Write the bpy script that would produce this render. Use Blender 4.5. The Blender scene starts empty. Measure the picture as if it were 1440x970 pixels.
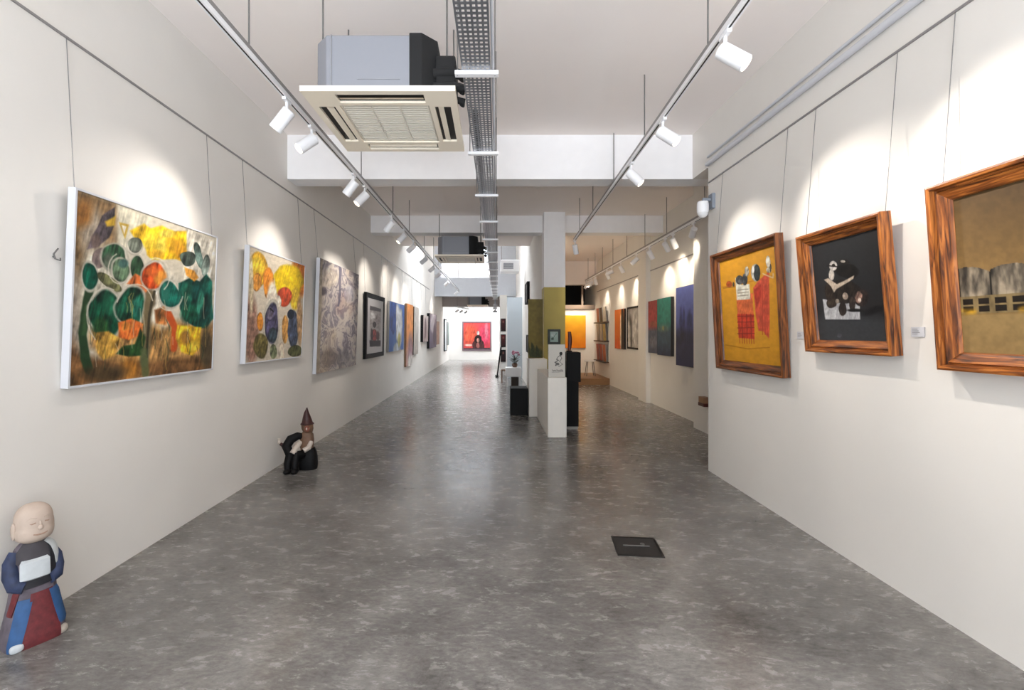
import bpy, bmesh, math, random
import numpy as np
from mathutils import Vector, Matrix, Euler

random.seed(7)
SC = bpy.context.scene
COL = SC.collection
PI = math.pi
EYE = 1.5                       # camera height
CEIL = 3.83
XL, XR, XRR, XD = -2.41, 2.36, 3.40, 1.00   # left wall, near right wall, recessed right wall, dividing wall


# ------------------------------------------------------------------ colours / materials
def lin(c):
    c = c / 255.0
    return c / 12.92 if c <= 0.04045 else ((c + 0.055) / 1.055) ** 2.4


def S(r, g, b):
    return (lin(r), lin(g), lin(b), 1.0)


MATS = {}


def mat(name, col, rough=0.5, metal=0.0, noise=0.0, nscale=8.0, bump=0.0, bscale=40.0, emit=0.0, spec=0.5):
    if name in MATS:
        return MATS[name]
    m = bpy.data.materials.new(name)
    m.use_nodes = True
    nt = m.node_tree
    b = nt.nodes['Principled BSDF']
    b.inputs['Base Color'].default_value = col
    b.inputs['Roughness'].default_value = rough
    b.inputs['Metallic'].default_value = metal
    b.inputs['Specular IOR Level'].default_value = spec
    tc = nt.nodes.new('ShaderNodeTexCoord')
    if noise > 0:
        n = nt.nodes.new('ShaderNodeTexNoise')
        n.inputs['Scale'].default_value = nscale
        n.inputs['Detail'].default_value = 6
        nt.links.new(tc.outputs['Object'], n.inputs['Vector'])
        r = nt.nodes.new('ShaderNodeMapRange')
        r.inputs['From Min'].default_value = 0.3
        r.inputs['From Max'].default_value = 0.7
        r.inputs['To Min'].default_value = 1 - noise
        r.inputs['To Max'].default_value = 1 + noise
        nt.links.new(n.outputs['Fac'], r.inputs['Value'])
        mx = nt.nodes.new('ShaderNodeVectorMath')
        mx.operation = 'SCALE'
        mx.inputs[0].default_value = col[:3]
        nt.links.new(r.outputs['Result'], mx.inputs['Scale'])
        nt.links.new(mx.outputs[0], b.inputs['Base Color'])
    if bump > 0:
        n2 = nt.nodes.new('ShaderNodeTexNoise')
        n2.inputs['Scale'].default_value = bscale
        n2.inputs['Detail'].default_value = 5
        nt.links.new(tc.outputs['Object'], n2.inputs['Vector'])
        bp = nt.nodes.new('ShaderNodeBump')
        bp.inputs['Strength'].default_value = bump
        bp.inputs['Distance'].default_value = 0.01
        nt.links.new(n2.outputs['Fac'], bp.inputs['Height'])
        nt.links.new(bp.outputs['Normal'], b.inputs['Normal'])
    if emit > 0:
        b.inputs['Emission Color'].default_value = col
        b.inputs['Emission Strength'].default_value = emit
    MATS[name] = m
    return m


def mat_floor():
    m = bpy.data.materials.new('polished_concrete')
    m.use_nodes = True
    nt = m.node_tree
    L = nt.links.new
    b = nt.nodes['Principled BSDF']
    tc = nt.nodes.new('ShaderNodeTexCoord')

    def noise(scale, detail, rough=0.6, dist=0.0, vec=None):
        n = nt.nodes.new('ShaderNodeTexNoise')
        n.inputs['Scale'].default_value = scale
        n.inputs['Detail'].default_value = detail
        n.inputs['Roughness'].default_value = rough
        n.inputs['Distortion'].default_value = dist
        L(vec or tc.outputs['Object'], n.inputs['Vector'])
        return n
    mp = nt.nodes.new('ShaderNodeMapping')
    mp.inputs['Rotation'].default_value = (0, 0, 0.5)
    mp.inputs['Scale'].default_value = (1.0, 2.1, 1)
    L(tc.outputs['Object'], mp.inputs['Vector'])
    big = noise(1.5, 8, 0.60, 0.6)
    fine = noise(6.5, 15, 0.72, 0.3, mp.outputs['Vector'])
    r1 = nt.nodes.new('ShaderNodeValToRGB')
    r1.color_ramp.elements[0].position = 0.37
    r1.color_ramp.elements[0].color = S(74, 71, 68)
    r1.color_ramp.elements[1].position = 0.63
    r1.color_ramp.elements[1].color = S(152, 148, 143)
    e = r1.color_ramp.elements.new(0.5)
    e.color = S(116, 112, 108)
    micro = noise(26.0, 10, 0.72, 0.4, mp.outputs['Vector'])

    def mixn(fac, a, b_):
        q = nt.nodes.new('ShaderNodeMix')
        q.data_type = 'FLOAT'
        q.inputs['Factor'].default_value = fac
        L(a, q.inputs[2])
        L(b_, q.inputs[3])
        return q.outputs[0]
    both = mixn(0.30, mixn(0.45, big.outputs['Fac'], fine.outputs['Fac']), micro.outputs['Fac'])
    L(both, r1.inputs['Fac'])
    # thin dark scratches and hairline cracks
    crk = noise(1.3, 10, 0.72, 2.5, mp.outputs['Vector'])
    ab = nt.nodes.new('ShaderNodeMath'); ab.operation = 'SUBTRACT'; ab.inputs[1].default_value = 0.5
    L(crk.outputs['Fac'], ab.inputs[0])
    a2 = nt.nodes.new('ShaderNodeMath'); a2.operation = 'ABSOLUTE'
    L(ab.outputs[0], a2.inputs[0])
    mr = nt.nodes.new('ShaderNodeMapRange')
    mr.inputs['From Min'].default_value = 0.0
    mr.inputs['From Max'].default_value = 0.012
    mr.inputs['To Min'].default_value = 0.76
    mr.inputs['To Max'].default_value = 1.0
    L(a2.outputs[0], mr.inputs['Value'])
    sc = nt.nodes.new('ShaderNodeVectorMath'); sc.operation = 'SCALE'
    L(r1.outputs['Color'], sc.inputs[0]); L(mr.outputs['Result'], sc.inputs['Scale'])
    L(sc.outputs[0], b.inputs['Base Color'])
    rr = nt.nodes.new('ShaderNodeMapRange')
    rr.inputs['From Min'].default_value = 0.3; rr.inputs['From Max'].default_value = 0.7
    rr.inputs['To Min'].default_value = 0.15; rr.inputs['To Max'].default_value = 0.33
    L(fine.outputs['Fac'], rr.inputs['Value'])
    L(rr.outputs['Result'], b.inputs['Roughness'])
    bp = nt.nodes.new('ShaderNodeBump')
    bp.inputs['Strength'].default_value = 0.25
    bp.inputs['Distance'].default_value = 0.01
    L(big.outputs['Fac'], bp.inputs['Height'])
    L(bp.outputs['Normal'], b.inputs['Normal'])
    b.inputs['Specular IOR Level'].default_value = 0.55
    return m


def mat_wood(name, dark, mid, light, rough=0.4):
    m = bpy.data.materials.new(name)
    m.use_nodes = True
    nt = m.node_tree
    L = nt.links.new
    b = nt.nodes['Principled BSDF']
    uv = nt.nodes.new('ShaderNodeUVMap')
    mp = nt.nodes.new('ShaderNodeMapping')
    mp.inputs['Scale'].default_value = (2.2, 26, 1)
    L(uv.outputs['UV'], mp.inputs['Vector'])
    n = nt.nodes.new('ShaderNodeTexNoise')
    n.inputs['Scale'].default_value = 1.6
    n.inputs['Detail'].default_value = 6
    n.inputs['Distortion'].default_value = 1.4
    L(mp.outputs['Vector'], n.inputs['Vector'])
    r = nt.nodes.new('ShaderNodeValToRGB')
    r.color_ramp.elements[0].position = 0.34
    r.color_ramp.elements[0].color = dark
    r.color_ramp.elements[1].position = 0.66
    r.color_ramp.elements[1].color = light
    r.color_ramp.elements.new(0.5).color = mid
    L(n.outputs['Fac'], r.inputs['Fac'])
    L(r.outputs['Color'], b.inputs['Base Color'])
    b.inputs['Roughness'].default_value = rough
    return m


def mat_paint(rough=0.55):
    if 'paint_attr' in MATS:
        return MATS['paint_attr']
    m = bpy.data.materials.new('oil_paint')
    m.use_nodes = True
    nt = m.node_tree
    a = nt.nodes.new('ShaderNodeAttribute')
    a.attribute_name = 'paint'
    b = nt.nodes['Principled BSDF']
    b.inputs['Roughness'].default_value = rough
    b.inputs['Specular IOR Level'].default_value = 0.25
    nt.links.new(a.outputs['Color'], b.inputs['Base Color'])
    MATS['paint_attr'] = m
    return m


def mat_glass():
    m = bpy.data.materials.new('window_glass')
    m.use_nodes = True
    nt = m.node_tree
    nt.nodes.remove(nt.nodes['Principled BSDF'])
    o = nt.nodes['Material Output']
    t = nt.nodes.new('ShaderNodeBsdfTransparent')
    g = nt.nodes.new('ShaderNodeBsdfGlossy')
    g.inputs['Roughness'].default_value = 0.05
    x = nt.nodes.new('ShaderNodeMixShader')
    x.inputs[0].default_value = 0.06
    nt.links.new(t.outputs[0], x.inputs[1])
    nt.links.new(g.outputs[0], x.inputs[2])
    nt.links.new(x.outputs[0], o.inputs[0])
    return m


M_WALL = mat('white_plaster', S(222, 218, 212), 0.75, noise=0.025, nscale=1.5, bump=0.10, bscale=9)
M_CEIL = mat('ceiling_paint', S(244, 236, 231), 0.85, noise=0.02, nscale=1.0)
M_BEAM = mat('beam_paint', S(238, 236, 236), 0.8, noise=0.015)
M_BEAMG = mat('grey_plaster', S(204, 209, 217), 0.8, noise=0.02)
M_FLOOR = mat_floor()
M_WHITE = mat('white_enamel', S(236, 236, 238), 0.35)
M_CREAM = mat('aged_cream_plastic', S(240, 229, 210), 0.4)
M_GRILLE = mat('grille_plastic', S(212, 206, 194), 0.5)
M_STEEL = mat('galvanised_steel', S(150, 152, 156), 0.38, metal=0.75, noise=0.06, nscale=20)
M_STEELG = mat('grey_sheet_steel', S(132, 134, 141), 0.45, metal=0.15)
M_ROD = mat('rod_steel', S(112, 110, 108), 0.45, metal=0.5)
M_WIRE = mat('steel_wire', S(122, 120, 120), 0.4, metal=0.4)
M_RAILG = mat('rail_aluminium', S(142, 139, 138), 0.4, metal=0.3)
M_BLACK = mat('black_lacquer', S(13, 12, 13), 0.6, spec=0.2)
M_BLACKF = mat('black_foam', S(18, 18, 19), 0.85)
M_DARK = mat('dark_slot', S(40, 37, 34), 0.6)
M_LENS = mat('lamp_lens', S(255, 236, 205), 0.4, emit=4.0)
M_FRAMEW = mat('white_frame_paint', S(200, 201, 206), 0.5)
M_GREYEDGE = mat('grey_canvas_edge', S(150, 148, 146), 0.7)
M_WOODFRAME = mat_wood('orange_brown_wood', S(64, 32, 14), S(132, 72, 28), S(184, 112, 50), 0.38)
M_WOODDARK = mat_wood('reddish_brown_wood', S(52, 27, 13), S(100, 54, 23), S(140, 82, 38), 0.4)
M_PLINTH = mat('white_plinth_paint', S(232, 228, 220), 0.6, noise=0.02)
M_GLASS = mat_glass()


# ------------------------------------------------------------------ mesh builder
class MB:
    def __init__(self):
        self.v, self.f, self.uv = [], [], []

    def quad(self, a, b, c, d, uv=None):
        n = len(self.v)
        self.v += [tuple(a), tuple(b), tuple(c), tuple(d)]
        self.f.append((n, n + 1, n + 2, n + 3))
        self.uv.append(uv)

    def box(self, x0, x1, y0, y1, z0, z1):
        n = len(self.v)
        self.v += [(x0, y0, z0), (x1, y0, z0), (x1, y1, z0), (x0, y1, z0), (x0, y0, z1), (x1, y0, z1), (x1, y1, z1), (x0, y1, z1)]
        for q in ((0, 3, 2, 1), (4, 5, 6, 7), (0, 1, 5, 4), (1, 2, 6, 5), (2, 3, 7, 6), (3, 0, 4, 7)):
            self.f.append(tuple(n + i for i in q))
            self.uv.append(None)
        return self

    def loft(self, rings, cap=True, closed=True):
        n0 = len(self.v)
        k = len(rings[0])
        for r in rings:
            self.v += [tuple(p) for p in r]
        for i in range(len(rings) - 1):
            for j in range(k if closed else k - 1):
                a = n0 + i * k + j
                b = n0 + i * k + (j + 1) % k
                self.f.append((a, b, b + k, a + k))
                self.uv.append(None)
        if cap and closed:
            self.f.append(tuple(n0 + j for j in reversed(range(k))))
            self.uv.append(None)
            e = n0 + (len(rings) - 1) * k
            self.f.append(tuple(e + j for j in range(k)))
            self.uv.append(None)
        return self

    def tube(self, pts, r, n=10, cap=True):
        pts = [Vector(p) for p in pts]
        rs = r if isinstance(r, (list, tuple)) else [r] * len(pts)
        rings = []
        up = None
        for i, p in enumerate(pts):
            t = (pts[min(i + 1, len(pts) - 1)] - pts[max(i - 1, 0)]).normalized()
            if up is None:
                up = Vector((0, 0, 1)) if abs(t.z) < 0.9 else Vector((0, 1, 0))
            s = t.cross(up).normalized()
            u = s.cross(t).normalized()
            up = u
            rings.append([p + (s * math.cos(2 * PI * j / n) + u * math.sin(2 * PI * j / n)) * rs[i] for j in range(n)])
        return self.loft(rings, cap)

    def lathe(self, prof, n=24, c=(0, 0, 0), sx=1, sy=1):
        rings = [[(c[0] + r * sx * math.cos(2 * PI * j / n), c[1] + r * sy * math.sin(2 * PI * j / n), c[2] + z) for j in range(n)] for r, z in prof]
        return self.loft(rings, True)

    def ellipsoid(self, c, r, n=16, m=10, e=1.0):
        rings = []
        for i in range(m + 1):
            a = -PI / 2 + PI * (0.02 + 0.96 * i / m)
            ca = math.copysign(abs(math.cos(a)) ** e, math.cos(a))
            sa = math.copysign(abs(math.sin(a)) ** e, math.sin(a))
            ring = []
            for j in range(n):
                b = 2 * PI * j / n
                cb = math.copysign(abs(math.cos(b)) ** e, math.cos(b))
                sb = math.copysign(abs(math.sin(b)) ** e, math.sin(b))
                ring.append((c[0] + r[0] * ca * cb, c[1] + r[1] * ca * sb, c[2] + r[2] * sa))
            rings.append(ring)
        return self.loft(rings, True)

    def build(self, name, m, parent=None, smooth=False, bevel=0.0, xf=None):
        me = bpy.data.meshes.new(name)
        vs = self.v if xf is None else [tuple(xf @ Vector(p)) for p in self.v]
        me.from_pydata(vs, [], self.f)
        if any(u is not None for u in self.uv):
            ul = me.uv_layers.new(name='UVMap')
            k = 0
            for fi, f in enumerate(self.f):
                for q in range(len(f)):
                    if self.uv[fi] is not None:
                        ul.data[k].uv = self.uv[fi][q]
                    k += 1
        bm = bmesh.new()
        bm.from_mesh(me)
        bmesh.ops.recalc_face_normals(bm, faces=bm.faces)
        bm.to_mesh(me)
        bm.free()
        me.materials.append(m)
        if smooth:
            for p in me.polygons:
                p.use_smooth = True
            me.set_sharp_from_angle(angle=math.radians(40))
        o = bpy.data.objects.new(name, me)
        COL.objects.link(o)
        if parent is not None:
            o.parent = parent
        if bevel > 0:
            b = o.modifiers.new('bevel', 'BEVEL')
            b.width = bevel
            b.segments = 2
            b.limit_method = 'ANGLE'
        return o


def thing(name, label, cat, loc=(0, 0, 0), rz=0.0, group=None):
    o = bpy.data.objects.new(name, None)
    o.empty_display_size = 0.1
    COL.objects.link(o)
    o.location = loc
    o.rotation_euler = (0, 0, rz)
    return tag(o, label, cat, group)


def tag(o, label, cat, group=None):
    o['label'] = label
    o['category'] = cat
    if group:
        o['group'] = group
    return o


def struct(name, mb, m, parent=None, label=None, **k):
    o = mb.build(name, m, parent, **k)
    o['kind'] = 'structure'
    if label and parent is None:
        o['label'] = label
    return o


def dup(o, parent=None):
    c = o.copy()
    COL.objects.link(c)
    c.parent = parent
    for ch in list(o.children):
        dup(ch, c)
    return c


# ------------------------------------------------------------------ the room shell
struct('floor', MB().box(-2.7, 3.7, -2.6, 26.2, -0.12, 0.0), M_FLOOR)
struct('wall_left', MB().box(-2.71, XL, -2.6, 26.2, 0, 5.6), M_WALL)
struct('wall_right', MB().box(XR, 3.70, -2.6, 5.10, 0, CEIL), M_WALL)
struct('wall_right_lintel', MB().box(XR, XRR, 5.10, 5.50, 3.31, CEIL), M_WALL)
struct('wall_right_recess', MB().box(XRR, 3.70, 5.10, 17.3, 0, CEIL), M_WALL)
w = MB()
w.box(XD, 1.16, 9.42, 26.0, 0, CEIL)
w.box(XD, 1.16, 12.55, 26.0, CEIL, 5.6)
struct('wall_middle', w, M_WALL)
struct('wall_back', MB().box(XL, XD, 26.0, 26.3, 0, 5.6), M_WALL)
struct('wall_back_right', MB().box(1.16, XRR, 15.5, 15.66, 0, 2.30), M_WALL)
# ceiling in panels around the light well
w = MB()
w.box(-2.71, 3.70, -2.6, 12.55, CEIL, CEIL + 0.2)
w.box(1.16, 3.70, 12.55, 17.3, CEIL, CEIL + 0.2)
w.box(XL, XD, 19.8, 22.6, CEIL, CEIL + 0.2)
w.box(XL, XD, 12.55, 14.0, 5.5, 5.6)
w.box(XL, XD, 15.6, 19.5, 5.5, 5.6)  # unseen well roof, closed this far to dim the downstand
struct('ceiling', w, M_CEIL)
struct('wall_well_near', MB().box(XL, XD, 12.35, 12.55, CEIL + 0.2, 5.6), M_WALL)
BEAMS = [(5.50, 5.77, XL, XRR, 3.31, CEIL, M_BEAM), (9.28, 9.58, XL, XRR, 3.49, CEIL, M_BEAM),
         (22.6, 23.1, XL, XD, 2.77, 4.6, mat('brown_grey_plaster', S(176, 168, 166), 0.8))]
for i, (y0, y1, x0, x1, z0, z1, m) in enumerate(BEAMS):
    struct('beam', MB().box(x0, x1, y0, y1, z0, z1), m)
# deep downstand across the far edge of the light well, with a clerestory window above it
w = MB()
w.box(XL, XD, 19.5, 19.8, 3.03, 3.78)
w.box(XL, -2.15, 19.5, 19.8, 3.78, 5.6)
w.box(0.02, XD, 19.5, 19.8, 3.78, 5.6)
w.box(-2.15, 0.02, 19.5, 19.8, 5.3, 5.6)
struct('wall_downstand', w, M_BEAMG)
wd = MB()
wd.box(-2.15, 0.02, 19.56, 19.64, 3.78, 3.83)
wd.box(-2.15, 0.02, 19.56, 19.64, 5.25, 5.3)
for x in (-2.15, -1.43, -0.71, -0.02):
    wd.box(x, x + 0.04, 19.56, 19.64, 3.83, 5.25)
win = struct('window_1', wd, M_WHITE)
MB().box(-2.11, -0.02, 19.59, 19.60, 3.83, 5.25).build('pane', M_GLASS, win)
# right room: bulkhead over a dark void, bar across its foot, platform
struct('trim_1', MB().box(1.16, XRR, 15.2, 15.5, 3.07, CEIL), M_CEIL)
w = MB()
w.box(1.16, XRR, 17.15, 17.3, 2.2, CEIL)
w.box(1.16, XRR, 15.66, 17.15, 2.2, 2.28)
struct('wall_void', w, mat('void_shade_black', S(20, 18, 17), 0.8))  # near-black colour stands in for the unlit void's darkness
w = MB()
w.box(1.16, XRR, 15.42, 15.5, 2.29, 2.42)
w.box(2.95, 3.01, 15.42, 15.5, 2.42, 3.07)
struct('trim_2', w, mat('dull_brown_paint', S(120, 104, 92), 0.6))
struct('platform', MB().box(1.16, XRR, 13.5, 15.5, 0, 0.18), mat('timber_platform', S(150, 112, 76), 0.45, noise=0.1, nscale=6), bevel=0.005)
# pilasters on the recessed wall
struct('pilaster', MB().box(3.20, XRR, 6.72, 7.42, 0, CEIL), M_WALL)
struct('pilaster', MB().box(3.30, XRR, 10.02, 10.55, 0, CEIL), M_WALL)
# column at the end of the dividing wall, olive band painted below
col = struct('pillar', MB().box(1.0, 1.41, 9.0, 9.42, 2.38, CEIL), M_BEAM)
struct('pillar_base', MB().box(1.0, 1.41, 9.0, 9.42, 0, 2.38), mat('olive_paint', S(176, 158, 82), 0.6, noise=0.05, nscale=3), col)
# pier and screen wall in the far part
struct('wall_pier', MB().box(0.31, 0.60, 18.9, 19.5, 0, 3.03), M_WALL)
struct('wall_screen', MB().box(0.50, XD, 15.5, 15.62, 0, 2.68), mat('blue_grey_paint', S(176, 184, 190), 0.7))

# conduits along the top of the near right wall
w = MB()
w.tube([(2.335, -2.5, 3.33), (2.335, 5.08, 3.33)], 0.024, 12)
tag(w.build('conduit', M_FRAMEW, smooth=True), 'thick white conduit along the top of the near right wall', 'pipe', 'conduits on the right wall')
w = MB()
w.tube([(2.345, -2.5, 3.412), (2.345, 5.08, 3.412)], 0.012, 10)
tag(w.build('conduit', M_FRAMEW, smooth=True), 'thin white conduit just above the thick one on the right wall', 'pipe', 'conduits on the right wall')

# picture hanging rails
RAILZ_L, RAILZ_R = 3.17, 3.135
tag(MB().box(XL, XL + 0.010, -2.5, 18.0, RAILZ_L - 0.006, RAILZ_L + 0.006).build('picture_rail', M_RAILG), 'slim metal picture rail running along the left wall', 'picture rail', 'picture rails')
tag(MB().box(XR - 0.010, XR, -2.5, 5.09, RAILZ_R - 0.006, RAILZ_R + 0.006).build('picture_rail', M_RAILG), 'slim metal picture rail above the three wooden frames on the right', 'picture rail', 'picture rails')
tag(MB().box(XRR - 0.014, XRR, 7.43, 10.01, 2.82, 2.84).build('picture_rail', M_RAILG), 'slim metal picture rail above the tall blue canvas on the recessed wall', 'picture rail', 'picture rails')
tag(MB().box(XRR - 0.014, XRR, 10.56, 15.1, 2.82, 2.84).build('picture_rail', M_RAILG), 'slim metal picture rail above the grey and orange canvases at right rear', 'picture rail', 'picture rails')


# ------------------------------------------------------------------ paint box
def vnoise(x, y, seed):
    rs = np.random.RandomState(seed)
    g = rs.rand(64, 64)
    xi = np.floor(x).astype(int)
    yi = np.floor(y).astype(int)
    fx = x - xi
    fy = y - yi
    fx = fx * fx * (3 - 2 * fx)
    fy = fy * fy * (3 - 2 * fy)
    a = g[yi % 64, xi % 64]
    b = g[yi % 64, (xi + 1) % 64]
    c = g[(yi + 1) % 64, xi % 64]
    d = g[(yi + 1) % 64, (xi + 1) % 64]
    return (a * (1 - fx) + b * fx) * (1 - fy) + (c * (1 - fx) + d * fx) * fy


def fbm(x, y, seed, o=4):
    s = 0
    a = 0.5
    for i in range(o):
        s = s + a * vnoise(x * 2 ** i + 7 * i, y * 2 ** i + 3 * i, seed + i)
        a *= 0.5
    return s / (1 - 0.5 ** o)


class Sheet:
    """a sketch sheet: X, Y are drafting coordinates of every point of the canvas, rgb is what has been painted there (sRGB 0-255)"""

    def __init__(self, X, Y, bg, sc):
        self.X, self.Y, self.sc = X, Y, sc
        self.rgb = np.ones(X.shape + (3,)) * np.array(bg, float)
        self.k = 11

    def lay(self, a, col):
        a = np.clip(a, 0, 1)[..., None]
        self.rgb = self.rgb * (1 - a) + np.array(col, float) * a

    def warp(self, amt):
        self.k += 3
        s = self.sc
        return ((fbm(self.X / s, self.Y / s, self.k, 3) - 0.5) * 2 * amt, (fbm(self.X / s + 9, self.Y / s, self.k + 1, 3) - 0.5) * 2 * amt)

    def brush(self, tex):
        s = self.sc
        a = (fbm(self.X / (s * 0.3), self.Y / (s * 0.3), self.k + 5, 4) - 0.5) * 2.4
        b = (fbm(self.X / (s * 0.06) + self.Y / (s * 0.25), self.Y / (s * 0.45), self.k + 8, 3) - 0.5) * 2.2
        return (a + b) * tex

    def ell(self, cx, cy, rx, ry, col, rot=0.0, soft=0.12, w=0.25, al=1.0, tex=0.25):
        wx, wy = self.warp(w * min(rx, ry))
        dx, dy = self.X + wx - cx, self.Y + wy - cy
        c, s = math.cos(rot), math.sin(rot)
        d = np.sqrt(((dx * c + dy * s) / rx) ** 2 + ((-dx * s + dy * c) / ry) ** 2)
        a = np.clip((1 - d) / soft + 0.5, 0, 1) * al
        t = self.brush(tex) - 0.22 * np.clip(1 - (1 - d) / 0.22, 0, 1) * (soft < 0.3)
        colr = np.clip(np.array(col, float) * (1 + t[..., None]), 0, 255)
        aa = np.clip(a, 0, 1)[..., None]
        self.rgb = self.rgb * (1 - aa) + colr * aa

    def halo(self, cx, cy, rx, ry, col, rim=(226, 218, 200), rot=0.0, g=1.16, **k):
        self.ell(cx, cy, rx * g, ry * g, rim, rot, 0.1, 0.25, 0.9, 0.05)
        self.k -= 3
        self.ell(cx, cy, rx, ry, col, rot, **k)

    def poly(self, pts, col, w=4.0, soft=4.0, al=1.0, tex=0.15):
        wx, wy = self.warp(w)
        x, y = self.X + wx, self.Y + wy
        ins = np.zeros(x.shape, bool)
        dist = np.full(x.shape, 1e9)
        n = len(pts)
        for i in range(n):
            x0, y0 = pts[i]
            x1, y1 = pts[(i + 1) % n]
            cond = ((y0 > y) != (y1 > y)) & (x < (x1 - x0) * (y - y0) / (y1 - y0 + 1e-9) + x0)
            ins ^= cond
            L2 = (x1 - x0) ** 2 + (y1 - y0) ** 2 + 1e-9
            t = np.clip(((x - x0) * (x1 - x0) + (y - y0) * (y1 - y0)) / L2, 0, 1)
            dist = np.minimum(dist, np.hypot(x - x0 - t * (x1 - x0), y - y0 - t * (y1 - y0)))
        sd = np.where(ins, dist, -dist)
        a = np.clip(sd / soft + 0.5, 0, 1) * al
        t = self.brush(tex)
        colr = np.clip(np.array(col, float) * (1 + t[..., None]), 0, 255)
        self.rgb = self.rgb * (1 - a[..., None]) + colr * a[..., None]

    def stroke(self, pts, wd, col, w=3.0, al=1.0, soft=3.0):
        wx, wy = self.warp(w)
        x, y = self.X + wx, self.Y + wy
        dist = np.full(x.shape, 1e9)
        for (x0, y0), (x1, y1) in zip(pts[:-1], pts[1:]):
            L2 = (x1 - x0) ** 2 + (y1 - y0) ** 2 + 1e-9
            t = np.clip(((x - x0) * (x1 - x0) + (y - y0) * (y1 - y0)) / L2, 0, 1)
            dist = np.minimum(dist, np.hypot(x - x0 - t * (x1 - x0), y - y0 - t * (y1 - y0)))
        self.lay(np.clip((wd / 2 - dist) / soft + 0.5, 0, 1) * al, col)

    def grain(self, amt=0.12, f=0.18, seed=90):
        s = self.sc * f
        t = (fbm(self.X / s, self.Y / s, seed, 4) - 0.5) * 2 * amt * 2
        self.rgb = np.clip(self.rgb * (1 + t[..., None]), 0, 255)


def canvas_mesh(name, parent, W, H, y, z0, tilt, art, quad, zl, zr, nx, nz, bg, sc, xoff=0.0, art_ny=None):
    """painted front of a picture; local x runs left to right for someone facing it, z up"""
    u = np.linspace(0, 1, nx)
    v = np.linspace(0, 1, nz)
    U, V = np.meshgrid(u, v)
    if abs(zl - zr) > 1e-6:
        Z = zl + (zr - zl) * U
        s = (1 / zl - 1 / Z) / (1 / zl - 1 / zr)
    else:
        s = U
    (tlx, tly), (trx, tr_y), (brx, bry), (blx, bly) = quad
    TX, TY = tlx + (trx - tlx) * s, tly + (tr_y - tly) * s
    BX, BY = blx + (brx - blx) * s, bly + (bry - bly) * s
    sh = Sheet(TX + (BX - TX) * V, TY + (BY - TY) * V, bg, sc)
    sh.U, sh.V = U, V
    art(sh)
    rgb = np.clip(sh.rgb, 0, 255) / 255.0
    rgbl = np.where(rgb <= 0.04045, rgb / 12.92, ((rgb + 0.055) / 1.055) ** 2.4) * 0.74    # pigment is darker than it looks under a spotlight
    me = bpy.data.meshes.new(name)
    ct, st = math.cos(tilt), math.sin(tilt)
    vs = []
    for j in range(nz):
        zz = z0 + H * (1 - v[j])
        for i in range(nx):
            vs.append((xoff - W / 2 + W * u[i], y * ct - zz * st, zz * ct + y * st))
    fs = [(j * nx + i, (j + 1) * nx + i, (j + 1) * nx + i + 1, j * nx + i + 1) for j in range(nz - 1) for i in range(nx - 1)]
    me.from_pydata(vs, [], fs)
    at = me.color_attributes.new('paint', 'FLOAT_COLOR', 'POINT')
    flat = np.ones((nx * nz, 4), np.float32)
    flat[:, :3] = rgbl.reshape(-1, 3)
    at.data.foreach_set('color', flat.ravel())
    me.materials.append(mat_paint())
    o = bpy.data.objects.new(name, me)
    COL.objects.link(o)
    o.parent = parent
    return o


def frame_mesh(name, parent, W, H, prof, m, tilt):
    """mitred frame; prof is a closed list of (inset from outer edge, depth out from wall)"""
    mb = MB()
    n = len(prof)

    def P(k, a, d):
        x = (-W / 2 + a, W / 2 - a, W / 2 - a, -W / 2 + a)[k % 4]
        z = (a, a, H - a, H - a)[k % 4]
        return (x, -d, z)
    acc = 0
    for i in range(n):
        a0, d0 = prof[i]
        a1, d1 = prof[(i + 1) % n]
        l = math.hypot(a1 - a0, d1 - d0)
        for k in range(4):
            p = [P(k, a0, d0), P(k + 1, a0, d0), P(k + 1, a1, d1), P(k, a1, d1)]
            uu = [(q[0] if k % 2 == 0 else q[2]) + k * 3.1 for q in p]
            vv = [acc, acc, acc + l, acc + l]
            mb.quad(*p, uv=list(zip(uu, vv)))
        acc += l
    return mb.build(name, m, parent, xf=Matrix.Rotation(tilt, 4, 'X'))


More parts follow.
